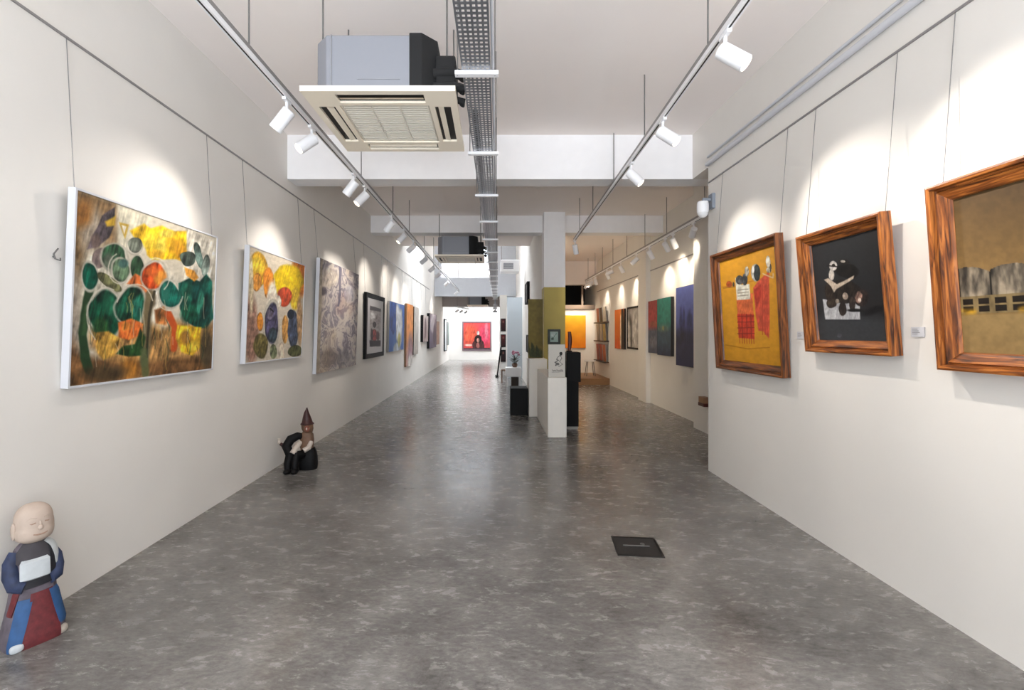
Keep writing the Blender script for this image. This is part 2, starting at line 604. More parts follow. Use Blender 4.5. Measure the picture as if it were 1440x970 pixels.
def picture(side, y0, y1, z0, z1, label, art, quad=None, kind='tray', tilt=0.035, t=0.045, bg=(220, 210, 195), res=(60, 60), wires=True,
            group=None, sc=100.0, wallx=None, name='painting', fm=None, edge=None, rail=None, fw=0.08, cat='painting'):
    """a picture on a side wall between depths y0 (near) and y1 (far)"""
    W, H = y1 - y0, z1 - z0
    if side == 'L':
        loc = (XL if wallx is None else wallx, (y0 + y1) / 2, z0)
        rz, zl, zr = PI / 2, y0, y1
    else:
        loc = (XR if wallx is None else wallx, (y0 + y1) / 2, z0)
        rz, zl, zr = -PI / 2, y1, y0
    th = thing(name, label, cat, loc, rz, group)
    if quad is None:
        quad = ((0, 0), (100, 0), (100, 100 * H / W), (0, 100 * H / W))
        zl = zr
    if kind == 'tray':
        frame_mesh('frame', th, W, H, [(0, 0.002), (0, t), (0.012, t), (0.012, 0.002)], fm or M_FRAMEW, tilt)
        canvas_mesh('canvas', th, W - 0.024, H - 0.024, -t + 0.006, 0.012, tilt, art, quad, zl, zr, res[0], res[1], bg, sc)
    elif kind == 'deep':
        pr = [(0, 0.003), (0, t), (0.010, t + 0.003), (0.023, t), (0.026, t - 0.026), (0.034, t - 0.030), (0.040, t - 0.020), (fw - 0.016, t - 0.036), (fw - 0.005, t - 0.042), (fw, t - 0.054), (fw, 0.003)]
        frame_mesh('frame', th, W, H, pr, fm or M_WOODFRAME, tilt)
        canvas_mesh('canvas', th, W - 2 * fw + 0.004, H - 2 * fw + 0.004, -t + 0.056, fw - 0.002, tilt, art, quad, zl, zr, res[0], res[1], bg, sc)
    elif kind == 'flat':
        frame_mesh('frame', th, W, H, [(0, 0.002), (0, t), (0.004, t + 0.003), (fw - 0.004, t + 0.003), (fw, t - 0.008), (fw, 0.002)], fm or M_BLACK, tilt)
        canvas_mesh('canvas', th, W - 2 * fw + 0.002, H - 2 * fw + 0.002, -t + 0.010, fw - 0.001, tilt, art, quad, zl, zr, res[0], res[1], bg, sc)
    else:   # gallery wrapped canvas
        mb = MB().box(-W / 2, W / 2, -t, -0.002, 0, H)
        mb.build('stretcher', edge or M_GREYEDGE, th, xf=Matrix.Rotation(tilt, 4, 'X'))
        canvas_mesh('canvas', th, W - 0.004, H - 0.004, -t - 0.0015, 0.002, tilt, art, quad, zl, zr, res[0], res[1], bg, sc)
    if wires:
        rz_ = (rail if rail is not None else (RAILZ_L if side == 'L' else RAILZ_R)) - 0.012 - z0
        top = Vector((0, -H * math.sin(tilt) - 0.012, H * math.cos(tilt)))
        for sx in (-1, 1):
            x = sx * (W / 2 - 0.03)
            MB().tube([(x, -0.010, rz_), (x, top.y, top.z - 0.05)], 0.0022, 6).build('hanging_wire', M_WIRE, th)
    return th


# ------------------------------------------------------------------ what is painted on the pictures
def art_garden(s):
    V = (222, 214, 196)
    # ground colours, softly run into each other
    s.poly([(240, 60), (436, 130), (425, 300), (330, 330), (262, 600), (240, 830)], (140, 110, 74), 14, 40, tex=0.35)
    s.ell(335, 230, 46, 80, (176, 160, 140), soft=0.8, w=0.6)
    s.ell(300, 170, 40, 50, (156, 104, 48), soft=0.8, w=0.6)
    s.ell(268, 560, 26, 200, (170, 156, 140), soft=0.7)
    s.poly([(240, 600), (290, 690), (330, 716), (600, 700), (700, 690), (800, 590), (810, 790), (240, 830)], (122, 86, 52), 16, 40, tex=0.4)
    s.poly([(330, 560), (560, 560), (800, 600), (780, 720), (560, 740), (400, 730), (340, 680)], (186, 140, 84), 16, 30, tex=0.45)
    s.ell(380, 440, 90, 150, (214, 206, 186), soft=0.5, w=0.4)
    s.ell(560, 480, 110, 100, (228, 220, 202), soft=0.6, w=0.5)
    s.poly([(432, 140), (560, 190), (545, 300), (520, 320), (440, 300)], (224, 216, 192), 6, 14)
    s.poly([(690, 232), (800, 275), (796, 450), (680, 430), (684, 300)], (220, 212, 196), 6, 10, tex=0.3)
    s.poly([(318, 312), (336, 262), (376, 186), (428, 152), (426, 214), (404, 268), (360, 302)], (84, 74, 78), 7, 5, tex=0.6)
    s.poly([(386, 205), (424, 185), (420, 222), (392, 224)], (205, 165, 50), 6, 8)
    s.ell(350, 272, 18, 26, (110, 92, 86), soft=0.5, w=0.8)
    s.poly([(440, 205), (478, 216), (462, 270)], (200, 164, 66), 5, 5)
    s.poly([(450, 218), (468, 224), (460, 252)], (228, 220, 200), 4, 4)
    s.poly([(484, 242), (536, 208), (560, 226), (606, 222), (650, 244), (694, 244), (688, 366), (650, 352), (602, 350), (562, 352), (540, 330), (536, 300), (500, 268)], (232, 184, 34), 12, 8, tex=0.4)
    for cx, cy, rx, ry, c in ((560, 270, 26, 32, (244, 206, 60)), (600, 300, 24, 34, (248, 218, 80)), (640, 290, 22, 34, (238, 178, 40)), (664, 320, 20, 34, (222, 158, 40)), (580, 332, 30, 16, (214, 164, 46)), (620, 250, 30, 18, (244, 212, 84))):
        s.ell(cx, cy, rx, ry, c, soft=0.6, w=0.7, tex=0.3)
    s.ell(372, 345, 30, 44, (126, 110, 106), rot=0.3, w=0.5, tex=0.4)
    s.halo(424, 345, 52, 48, (48, 84, 58), tex=0.6, w=0.5)
    s.ell(404, 356, 22, 30, (92, 104, 88), soft=0.6, w=0.7)
    s.halo(442, 390, 30, 46, (104, 130, 100), tex=0.5, w=0.4)
    s.ell(452, 360, 20, 18, (70, 104, 96), soft=0.5, w=0.7)
    s.halo(506, 380, 22, 44, (50, 80, 54), tex=0.5, w=0.4)
    s.halo(496, 304, 28, 28, (122, 128, 114), w=0.6, tex=0.4)
    s.stroke([(334, 440), (318, 520), (302, 620), (312, 700), (326, 762)], 34, (40, 66, 40), 12, soft=6)
    s.stroke([(322, 520), (306, 620)], 14, (64, 96, 58), 10, 0.8, soft=8)
    s.halo(328, 412, 30, 54, (8, 78, 60), tex=0.5, w=0.5)
    s.ell(402, 432, 52, 20, (104, 104, 70), rot=0.6, tex=0.5, w=0.5)
    s.poly([(470, 440), (500, 404), (530, 420), (560, 470), (540, 482), (510, 450)], (214, 112, 56), 8, 6, tex=0.4)
    s.halo(574, 408, 46, 54, (208, 78, 32), tex=0.5, w=0.4)
    s.ell(596, 420, 22, 30, (230, 150, 60), soft=0.6, w=0.6)
    s.ell(560, 390, 24, 22, (222, 104, 44), soft=0.6, w=0.7)
    s.ell(560, 500, 20, 36, (110, 96, 78), soft=0.4, w=0.7, tex=0.5)
    s.halo(388, 548, 56, 84, (16, 74, 52), tex=0.6, w=0.35)
    s.ell(372, 596, 36, 40, (44, 92, 50), soft=0.5, w=0.6, tex=0.5)
    s.ell(400, 520, 24, 36, (30, 106, 76), soft=0.6, w=0.6)
    s.halo(488, 528, 54, 70, (22, 82, 60), tex=0.6, w=0.4)
    s.ell(512, 530, 24, 42, (34, 116, 96), soft=0.5, w=0.6, tex=0.5)
    s.halo(630, 480, 40, 54, (20, 96, 82), tex=0.55, w=0.4)
    s.ell(612, 478, 14, 34, (44, 126, 108), soft=0.6, w=0.7)
    s.poly([(664, 440), (700, 424), (740, 436), (766, 404), (786, 440), (784, 520), (790, 570), (768, 612), (720, 606), (680, 580), (664, 540)], (18, 78, 66), 12, 6, tex=0.6)
    for cx, cy, rx, ry, c in ((690, 480, 24, 40, (34, 108, 86)), (736, 470, 22, 34, (14, 66, 60)), (764, 540, 22, 50, (12, 58, 54)), (704, 556, 30, 34, (26, 96, 70)), (744, 520, 12, 50, (52, 126, 104))):
        s.ell(cx, cy, rx, ry, c, soft=0.5, w=0.7, tex=0.5)
    s.ell(742, 340, 16, 56, (92, 112, 104), rot=-0.2, tex=0.7, w=0.8)
    s.ell(764, 372, 14, 40, (112, 124, 116), rot=0.2, tex=0.7, w=0.8)
    s.ell(698, 352, 22, 26, (84, 98, 88), tex=0.6, w=0.8)
    s.poly([(684, 380), (720, 390), (738, 420), (720, 436), (690, 410)], (216, 150, 62), 7, 6, tex=0.4)
    s.stroke([(560, 480), (548, 560), (540, 640), (536, 740)], 34, (122, 108, 78), 12, soft=10)
    s.stroke([(575, 470), (552, 560), (544, 700)], 9, (62, 56, 40), 9)
    s.poly([(576, 540), (610, 528), (636, 560), (620, 600), (580, 590)], (168, 104, 54), 9, 8, tex=0.4)
    s.poly([(438, 586), (486, 572), (530, 590), (522, 630), (480, 650), (446, 636)], (214, 108, 48), 10, 6, tex=0.5)
    s.ell(470, 600, 18, 14, (232, 140, 60), soft=0.6, w=0.8)
    s.poly([(346, 620), (400, 618), (440, 650), (420, 706), (380, 720), (352, 690)], (186, 142, 62), 10, 8, tex=0.5)
    s.stroke([(622, 560), (648, 610), (640, 690)], 26, (204, 88, 38), 10, soft=6)
    s.poly([(660, 600), (700, 600), (748, 612), (750, 690), (720, 720), (670, 700), (650, 650)], (218, 170, 42), 12, 8, tex=0.5)
    s.ell(690, 650, 20, 30, (166, 118, 48), soft=0.6, w=0.8)
    s.ell(720, 680, 22, 26, (238, 200, 66), soft=0.6, w=0.8)
    s.poly([(424, 706), (450, 676), (500, 664), (520, 612), (540, 640), (526, 712), (470, 716)], (38, 72, 36), 7, 6, tex=0.4)
    s.ell(762, 690, 22, 80, (88, 74, 52), soft=0.5)
    s.ell(480, 762, 34, 40, (190, 126, 50), soft=0.8)
    s.ell(380, 770, 80, 30, (84, 66, 44), soft=0.8)
    s.stroke([(534, 690), (540, 780)], 26, (92, 106, 66), 8, 0.8, soft=8)
    rs = np.random.RandomState(5)
    for k in range(60):
        x0, y0 = 330 + rs.rand() * 450, 470 + rs.rand() * 220
        ln, dx = 30 + rs.rand() * 60, (rs.rand() - 0.5) * 24
        c = ((224, 212, 178), (58, 50, 34), (206, 176, 90), (26, 60, 44))[k % 4]
        s.stroke([(x0, y0), (x0 + dx, y0 + ln * 0.5), (x0 + dx * 0.6, y0 + ln)], 2.6, c, 8, 0.6, 2)
    for cx, cy, rx, ry, a0, a1 in ((388, 560, 68, 108, 2.2, 5.2), (500, 530, 68, 90, 3.4, 6.0), (630, 480, 50, 66, 0.2, 2.8), (440, 380, 42, 58, 1.0, 4.4), (574, 410, 56, 66, 4.4, 7.2)):
        s.stroke([(cx + rx * math.cos(a0 + (a1 - a0) * q / 9), cy + ry * math.sin(a0 + (a1 - a0) * q / 9)) for q in range(10)], 4, V, 5, 0.85, 3)
    s.grain(0.05, 0.1)


def art_tulip(s):
    s.ell(130, 610, 46, 210, (166, 126, 108), soft=0.4, tex=0.3)
    s.ell(170, 245, 62, 110, (236, 178, 46), tex=0.3)
    s.ell(170, 210, 40, 46, (246, 206, 60), soft=0.5)
    s.ell(238, 325, 34, 96, (226, 138, 48), tex=0.3)
    s.ell(165, 320, 30, 56, (224, 150, 60), tex=0.3)
    s.ell(430, 290, 50, 130, (226, 130, 48), soft=0.3)
    s.ell(362, 320, 92, 112, (246, 208, 28), tex=0.16)
    s.ell(402, 420, 28, 70, (238, 196, 50), soft=0.3)
    s.ell(338, 412, 46, 62, (202, 78, 44), tex=0.35)
    s.ell(300, 440, 16, 40, (226, 214, 196))
    s.ell(262, 440, 34, 120, (228, 216, 198), soft=0.3)
    s.halo(260, 575, 42, 125, (72, 68, 96), g=1.22, tex=0.55)
    s.ell(250, 510, 22, 40, (98, 90, 108), tex=0.5)
    s.ell(262, 640, 24, 46, (58, 74, 84), tex=0.5)
    s.stroke([(248, 482), (268, 500)], 8, (20, 20, 26), 2)
    s.ell(186, 560, 20, 56, (220, 140, 48), tex=0.3)
    s.ell(192, 710, 44, 76, (124, 112, 62), tex=0.45)
    s.ell(340, 610, 20, 86, (206, 150, 78), tex=0.35)
    s.ell(392, 610, 32, 116, (78, 88, 112), tex=0.4)
    s.ell(378, 520, 22, 30, (36, 46, 62), tex=0.3)
    s.ell(432, 560, 18, 150, (204, 164, 118), soft=0.4, tex=0.3)
    s.ell(400, 745, 46, 36, (88, 90, 56), tex=0.4)
    s.ell(318, 750, 20, 60, (222, 206, 184))
    s.ell(128, 330, 14, 180, (224, 206, 170), soft=0.5)
    s.ell(268, 745, 22, 46, (126, 134, 100), tex=0.5)
    s.grain(0.05, 0.12, 41)


def art_swirl(s):
    x, y = s.X / 80.0, s.Y / 130.0
    wx, wy = (fbm(x, y, 5, 4) - 0.5) * 3.2, (fbm(x + 20, y, 9, 4) - 0.5) * 3.2
    n = fbm(x * 2.2 + wx, y * 1.3 + wy, 31, 5)
    n = 0.5 + 0.5 * np.sin(n * 26 + wx * 2)
    n = 0.6 * n + 0.4 * fbm(x * 1.5 + 5, y + 3, 63, 4)
    n = np.clip(n, 0, 0.999)
    pal = np.array([(112, 104, 114), (156, 148, 156), (202, 190, 182), (230, 222, 210)], float)
    t = n * 3
    i = np.clip(t.astype(int), 0, 2)
    f = (t - i)[..., None]
    s.rgb = pal[i] * (1 - f) + pal[i + 1] * f
    red = np.clip(fbm(x * 0.8 + 3, y * 0.8, 77, 3) * 3 - 1.75, 0, 1)
    s.lay(red * 0.45, (158, 106, 94))
    och = np.clip(fbm(x * 0.9 + 30, y * 0.6, 57, 3) * 3 - 1.7, 0, 1)
    s.lay(och * 0.5, (206, 172, 124))
    s.ell(600, 300, 46, 60, (224, 206, 180), al=0.55, soft=0.5)
    s.stroke([(662, 230), (660, 400), (650, 470)], 12, (92, 88, 108), 6, 0.8)
    s.ell(560, 380, 20, 26, (72, 64, 74), soft=0.5, al=0.8)
    s.ell(720, 400, 30, 50, (196, 194, 214), al=0.5, soft=0.5)
    s.ell(600, 790, 60, 60, (118, 104, 96), al=0.5, soft=0.6)
    s.ell(690, 800, 50, 50, (126, 122, 126), al=0.6, soft=0.6)
    s.poly([(525, 860), (545, 180), (556, 180), (545, 860)], (178, 164, 146), 2, 3)


def art_matted(s):
    s.poly([(122, 290), (236, 322), (228, 690), (116, 702)], (176, 168, 166), 1, 3)
    s.poly([(122, 290), (236, 322), (234, 350), (122, 335)], (74, 68, 72), 3, 6)
    s.ell(150, 390, 26, 40, (214, 210, 210), soft=0.5)
    s.ell(200, 430, 22, 50, (150, 140, 140), soft=0.4)
    s.ell(166, 480, 18, 30, (56, 46, 50), tex=0.4)
    s.ell(165, 585, 36, 56, (150, 62, 58), tex=0.45)
    s.ell(140, 580, 12, 60, (58, 48, 52), soft=0.4)
    s.ell(200, 590, 16, 46, (84, 60, 64), soft=0.4)
    s.poly([(116, 640), (228, 632), (226, 690), (116, 702)], (52, 46, 52), 3, 6)


def art_blue(s):
    n = fbm(s.X / 40, s.Y / 60, 3, 4)
    s.lay(np.clip((n - 0.45) * 5, 0, 1), (112, 144, 196))
    s.ell(62, 30, 22, 28, (214, 220, 226), tex=0.2, w=0.7)
    s.ell(55, 75, 26, 20, (196, 206, 216), w=0.8)
    s.ell(66, 50, 10, 10, (196, 190, 120), soft=0.5)
    s.ell(30, 96, 26, 22, (38, 66, 128), w=0.6)
    s.ell(22, 20, 20, 26, (48, 84, 158), w=0.6)
    s.ell(80, 100, 16, 20, (150, 172, 206), w=0.8)


def art_orange(s):
    s.lay(np.clip((s.V - 0.5) * 3, 0, 1), (208, 160, 150))
    s.ell(60, 120, 40, 40, (150, 120, 140), soft=0.6, al=0.7)
    s.ell(70, 160, 46, 22, (222, 214, 206), soft=0.5)
    s.grain(0.1, 0.3)


def flat_art(top, bot, blobs=()):
    def f(s):
        s.lay(s.V, bot)
        for b in blobs:
            s.ell(*b[:5], soft=0.3, w=0.5)
        s.grain(0.06, 0.3)
    return f


def art_cloth(s):
    s.lay(np.clip((s.Y - 690) / 120, 0, 1) * 0.35, (176, 122, 30))
    s.stroke([(95, 390), (160, 380), (350, 330)], 6, (196, 128, 34), 1)
    s.stroke([(98, 396), (158, 388)], 3, (130, 84, 24), 1)
    s.ell(126, 376, 14, 16, (206, 96, 44))
    s.ell(148, 376, 5, 12, (70, 60, 50))
    s.poly([(162, 430), (246, 420), (252, 655), (172, 650)], (226, 112, 64), 3, 4)
    s.poly([(165, 528), (250, 526), (252, 655), (172, 650)], (204, 66, 44), 2, 4)
    for yy in (540, 570, 600, 630):
        s.stroke([(166, yy), (251, yy - 4)], 4, (130, 44, 34), 1)
    for xx in (188, 212, 234):
        s.stroke([(xx, 528), (xx + 3, 650)], 4, (140, 50, 38), 1)
    for xx in range(176, 252, 12):
        s.stroke([(xx, 648), (xx + 1, 678)], 3, (172, 70, 44), 1)
    s.poly([(246, 392), (272, 362), (332, 308), (332, 560), (328, 650), (296, 610), (272, 610), (258, 520)], (214, 88, 62), 4, 5)
    s.poly([(250, 400), (290, 372), (288, 440), (262, 500)], (186, 62, 46), 3, 5)
    for xx in (296, 310, 320):
        s.stroke([(xx, 380), (xx - 2, 630)], 3, (176, 62, 46), 1)
    s.poly([(157, 340), (186, 376), (230, 372), (232, 450), (164, 456)], (232, 226, 208), 2, 3)
    for yy in (405, 420, 436):
        s.stroke([(170, yy), (222, yy - 6)], 4, (140, 132, 116), 1)
    s.ell(180, 352, 20, 24, (92, 92, 92), tex=0.5)
    s.ell(206, 350, 14, 30, (70, 72, 74), tex=0.5)
    s.ell(216, 308, 12, 26, (196, 190, 176), tex=0.4)
    s.ell(260, 314, 25, 46, (196, 196, 192), tex=0.3)
    s.ell(268, 316, 17, 42, (52, 60, 60), tex=0.4)
    s.ell(248, 300, 6, 24, (236, 232, 222))
    s.ell(328, 258, 12, 30, (226, 216, 196), tex=0.3)
    s.ell(332, 300, 14, 14, (196, 188, 170), tex=0.4)
    s.ell(340, 290, 5, 22, (86, 76, 60))
    s.stroke([(300, 320), (352, 340), (354, 318)], 6, (222, 196, 150), 1)
    s.stroke([(104, 690), (220, 706), (330, 694)], 5, (176, 118, 24), 2)
    s.grain(0.04, 0.3)


def art_machine(s):
    s.lay(np.clip((s.X - 300) / 180, 0, 1) * 0.6, (28, 28, 30))
    s.lay(np.clip((s.Y - 590) / 60, 0, 1) * 0.8, (66, 68, 71))
    s.ell(440, 590, 60, 18, (26, 26, 28), rot=-0.3, soft=0.5)
    s.poly([(190, 540), (372, 560), (374, 634), (202, 636)], (186, 186, 188), 1, 3)
    s.ell(290, 500, 82, 52, (38, 32, 28), tex=0.5)
    s.ell(225, 505, 26, 54, (46, 38, 32), tex=0.5)
    s.ell(310, 405, 64, 34, (24, 22, 20), tex=0.3)
    s.ell(292, 362, 30, 12, (40, 36, 32))
    s.ell(288, 358, 12, 6, (176, 168, 156))
    s.poly([(196, 448), (216, 440), (258, 468), (345, 424), (340, 440), (256, 490), (244, 508), (230, 480)], (196, 178, 158), 2, 4)
    s.ell(232, 424, 14, 28, (208, 198, 186), tex=0.2)
    s.ell(240, 382, 20, 24, (214, 206, 198), tex=0.2)
    s.ell(242, 380, 9, 8, (40, 34, 30))
    s.stroke([(212, 380), (262, 384)], 6, (30, 26, 24), 1)
    s.ell(286, 586, 18, 32, (46, 38, 34), tex=0.4)
    s.ell(335, 560, 16, 36, (58, 48, 44), tex=0.5)
    s.ell(234, 560, 26, 22, (50, 42, 36), tex=0.5)
    s.ell(300, 522, 14, 16, (170, 152, 136), tex=0.3)
    s.ell(262, 548, 10, 12, (150, 136, 122), tex=0.3)
    s.ell(378, 530, 36, 44, (46, 36, 34), tex=0.5)
    s.ell(366, 528, 20, 28, (134, 104, 92), tex=0.5)
    s.ell(372, 540, 8, 12, (208, 186, 170))
    s.ell(350, 590, 40, 8, (24, 22, 22), soft=0.5)
    s.ell(270, 712, 12, 10, (84, 84, 90), soft=0.4)
    s.grain(0.04, 0.2)


def art_kilns(s):
    # a row of vaulted kilns on a golden ground; local u runs along the canvas
    Y = s.Y
    s.lay(np.clip((Y - 150) / 320, 0, 1), (138, 108, 64))
    W = s.V * 0 + s.U * 0.94
    ph = (W / 0.155) % 1.0
    gy = s.V
    top = 0.435 + 0.03 * np.sin(W * 9) + 0.10 * (ph - 0.45) ** 2
    body = (gy > top) & (gy < 0.75)
    n = fbm(s.X / 18, s.Y / 60, 12, 4)
    roof = np.clip(0.15 + (n - 0.35) * 1.6 + 0.5 * np.clip((gy - 0.45) / 0.18, 0, 1) * np.sin(ph * PI), 0, 1)[..., None]
    colr = np.array((40, 36, 32)) * (1 - roof) + np.array((176, 160, 136)) * roof
    ed = ((ph < 0.05) | (ph > 0.97))[..., None]
    colr = np.where(ed, np.array((24, 20, 18)), colr)
    a = (body & (gy < 0.64))[..., None]
    s.rgb = np.where(a, colr, s.rgb)
    low = body & (gy >= 0.64)
    ph2 = (W / 0.0775) % 1.0
    row = (gy - 0.64) / 0.11
    hole = (ph2 > 0.2) & (ph2 < 0.85) & (((row > 0.12) & (row < 0.46)) | ((row > 0.56) & (row < 0.9)))
    lc = np.where(hole[..., None], np.array((30, 22, 16)), np.array((132, 112, 76)) * (0.7 + 0.6 * n[..., None]))
    s.rgb = np.where(low[..., None], lc, s.rgb)
    gold = np.clip(fbm(s.X / 60, s.Y / 30, 70, 3) * 4 - 2.2, 0, 1) * np.clip(1 - np.abs(gy - 0.735) / 0.03, 0, 1)
    s.lay(gold, (226, 170, 40))
    s.lay(np.clip((gy - 0.75) / 0.012, 0, 1), (156, 128, 82))
    s.lay(np.clip((gy - 0.78) / 0.3, 0, 1) * 0.5, (150, 120, 76))
    s.grain(0.05, 0.25)


def art_tallblue(s):
    s.lay(np.clip((s.V - 0.45) * 4, 0, 1), (52, 58, 92))
    s.ell(30, 80, 10, 34, (60, 68, 128), soft=0.5)
    s.ell(46, 76, 5, 30, (56, 62, 116), soft=0.5)
    s.ell(78, 84, 14, 30, (58, 66, 120), soft=0.5)
    s.ell(50, 120, 60, 20, (48, 54, 86), soft=0.7)
    s.grain(0.05, 0.25)


def art_teal(s):
    s.lay(np.clip((s.V - 0.42) * 6, 0, 1), (56, 84, 104))
    s.ell(46, 82, 8, 6, (238, 220, 130), soft=0.6)
    s.ell(46, 82, 40, 10, (120, 140, 120), soft=0.8, al=0.5)
    s.lay(np.clip((s.V - 0.75) * 4, 0, 1), (44, 58, 86))
    s.grain(0.1, 0.25)


def art_redblue(s):
    s.lay(np.clip((s.V - 0.48) * 10, 0, 1), (92, 98, 116))
    s.ell(60, 90, 50, 10, (176, 110, 84), soft=0.7, al=0.7)
    s.ell(60, 160, 40, 20, (140, 134, 140), soft=0.6, al=0.6)
    s.grain(0.1, 0.25)


def art_greystroke(s):
    s.ell(20, 90, 22, 70, (86, 84, 84), soft=0.3)
    s.ell(8, 90, 18, 66, (200, 196, 190), soft=0.2)
    s.ell(65, 90, 26, 90, (196, 192, 186), soft=0.6)
    s.grain(0.06, 0.3)


def art_orangeblack(s):
    s.ell(84, 80, 16, 96, (40, 32, 30), soft=0.15)
    s.ell(66, 80, 7, 70, (226, 208, 180), soft=0.3)
    s.ell(30, 120, 30, 40, (216, 78, 34), soft=0.7, al=0.6)


def art_redseat(s):
    s.ell(24, 45, 30, 40, (222, 92, 66), soft=0.8)
    s.ell(80, 50, 22, 40, (206, 66, 92), soft=0.8)
    s.ell(86, 30, 6, 30, (228, 150, 160), soft=0.8, al=0.7)
    s.ell(20, 84, 16, 4, (236, 190, 176), soft=0.6)
    s.ell(56, 88, 22, 26, (82, 44, 44), tex=0.4)
    s.ell(55, 60, 14, 16, (40, 26, 26))
    s.ell(55, 66, 5, 9, (196, 140, 124))
    s.ell(55, 38, 5, 8, (206, 196, 186))
    s.ell(54, 86, 6, 12, (150, 90, 84))
    s.poly([(0, 95), (100, 94), (100, 101), (0, 101)], (70, 60, 66), 1, 2)


# ------------------------------------------------------------------ left wall
picture('L', 2.604, 3.957, 1.19, 2.315, 'large green and yellow garden painting nearest on the left wall', art_garden,
        ((280, 85), (805, 270), (785, 770), (250, 818)), 'tray', 0.040, 0.046, (214, 204, 184), (320, 260), sc=110)
picture('L', 4.46, 5.80, 1.203, 2.344, 'painting with yellow blooms and a dark bud, second on the left wall', art_tulip,
        ((118, 100), (465, 222), (440, 778), (90, 808)), 'tray', 0.040, 0.05, (218, 206, 186), (210, 210), sc=90)
picture('L', 6.26, 8.09, 0.947, 2.51, 'tall grey and cream swirling abstract, third on the left wall', art_swirl,
        ((540, 180), (775, 275), (758, 850), (525, 870)), 'wrap', 0.035, 0.05, (180, 170, 165), (150, 200), sc=90, edge=M_FRAMEW)
picture('L', 8.70, 10.18, 1.01, 2.265, 'black framed picture with white mat and red figure on the left wall', art_matted,
        ((95, 205), (262, 250), (245, 740), (80, 780)), 'flat', 0.02, 0.05, (212, 210, 212), (70, 90), sc=40, fw=0.09)
picture('L', 10.66, 12.45, 1.06, 2.235, 'blue and white abstract canvas beyond the black framed picture', art_blue, None, 'wrap', 0.02, 0.05,
        (72, 108, 178), (60, 50), sc=30, edge=M_GREYEDGE)
picture('L', 12.80, 13.85, 0.565, 2.31, 'tall orange canvas fading to pale pink on the left wall', art_orange, None, 'wrap', 0.015, 0.05,
        (226, 146, 78), (40, 50), sc=40, edge=mat('brown_canvas_edge', S(140, 104, 78), 0.7))
picture('L', 13.97, 14.85, 0.84, 2.29, 'pale canvas with a black edge just past the tall orange one', flat_art(0, (190, 180, 170)), None, 'wrap', 0.015, 0.06,
        (216, 208, 198), (30, 40), sc=40, edge=M_BLACK)
picture('L', 15.7, 16.9, 1.19, 2.10, 'small pale canvas with deep black edge, midway down the left wall', flat_art(0, (170, 150, 146), [(40, 40, 20, 30, (120, 96, 96))]), None, 'wrap', 0.015, 0.09,
        (214, 200, 194), (30, 30), sc=40, edge=M_BLACK)
picture('L', 17.2, 19.3, 0.92, 2.23, 'dark edged canvas in purple and white at the end of the left rail', flat_art(0, (92, 84, 110), [(40, 20, 30, 20, (210, 200, 206)), (70, 40, 24, 20, (70, 60, 80))]), None, 'wrap', 0.01, 0.10,
        (150, 130, 140), (40, 30), sc=40, edge=M_BLACK, wires=False)
picture('L', 19.85, 20.9, 1.0, 2.0, 'brownish canvas at the bright far end of the left wall', flat_art(0, (190, 150, 130)), None, 'wrap', 0.0, 0.05,
        (206, 170, 146), (20, 20), sc=40, wires=False)
picture('L', 23.2, 24.3, 0.58, 2.20, 'dark framed pale picture in the sunlit far left corner', flat_art(0, (196, 206, 206)), None, 'flat', 0.0, 0.06,
        (214, 222, 222), (20, 20), sc=40, wires=False, fw=0.05)
picture('L', 24.8, 25.6, 0.85, 2.08, 'narrow grey green canvas nearest the far back wall', flat_art(0, (120, 138, 134)), None, 'wrap', 0.0, 0.05,
        (140, 156, 150), (20, 20), sc=40, wires=False)
hk = MB()
hk.tube([(XL, 2.565, 1.92), (XL + 0.02, 2.555, 1.905), (XL + 0.022, 2.545, 1.93), (XL + 0.018, 2.575, 1.965)], 0.004, 8)
hk.tube([(XL + 0.02, 2.555, 1.905), (XL + 0.022, 2.585, 1.90), (XL + 0.012, 2.595, 1.915)], 0.003, 6)
tag(hk.build('wall_hook', M_ROD, smooth=True), 'small metal hook on the wall left of the garden painting', 'hook')

# ------------------------------------------------------------------ near right wall: three deep wooden frames
picture('R', 3.683, 4.79, 1.145, 2.295, 'wooden framed yellow painting of hanging red cloths at the wall corner', art_cloth,
        ((80, 262), (372, 172), (402, 790), (100, 768)), 'deep', 0.055, 0.066, (222, 158, 42), (170, 180), sc=60, fm=M_WOODDARK, fw=0.085)
picture('R', 2.678, 3.42, 1.37, 2.205, 'middle wooden framed dark still life on the near right wall', art_machine,
        ((135, 288), (475, 190), (520, 738), (175, 735)), 'deep', 0.087, 0.068, (43, 44, 46), (170, 180), sc=60, fw=0.082)
picture('R', 1.34, 2.40, 1.317, 2.25, 'wooden framed gold painting of a row of kilns cut by the right edge', art_kilns,
        ((125, 222), (1233, -108), (1233, 821), (150, 772)), 'deep', 0.070, 0.075, (84, 64, 40), (220, 190), sc=80, fw=0.088)
# caption tags
for (yc, zc, lab) in ((3.565, 1.482, 'small white caption tag right of the hanging cloths painting'), (2.585, 1.505, 'small white caption tag between the dark still life and the kiln painting')):
    t = thing('caption_tag', lab, 'tag', (XR, yc, zc), -PI / 2, 'caption tags')
    MB().box(-0.04, 0.04, -0.006, -0.0005, -0.027, 0.027).build('card', M_FRAMEW, t)
    ln = MB()
    for k in range(4):
        ln.box(-0.033, 0.0 + 0.007 * (k % 3), -0.0068, -0.0062, 0.014 - k * 0.009, 0.017 - k * 0.009)
    ln.build('printed_lines', mat('grey_ink', S(140, 138, 136), 0.7), t)

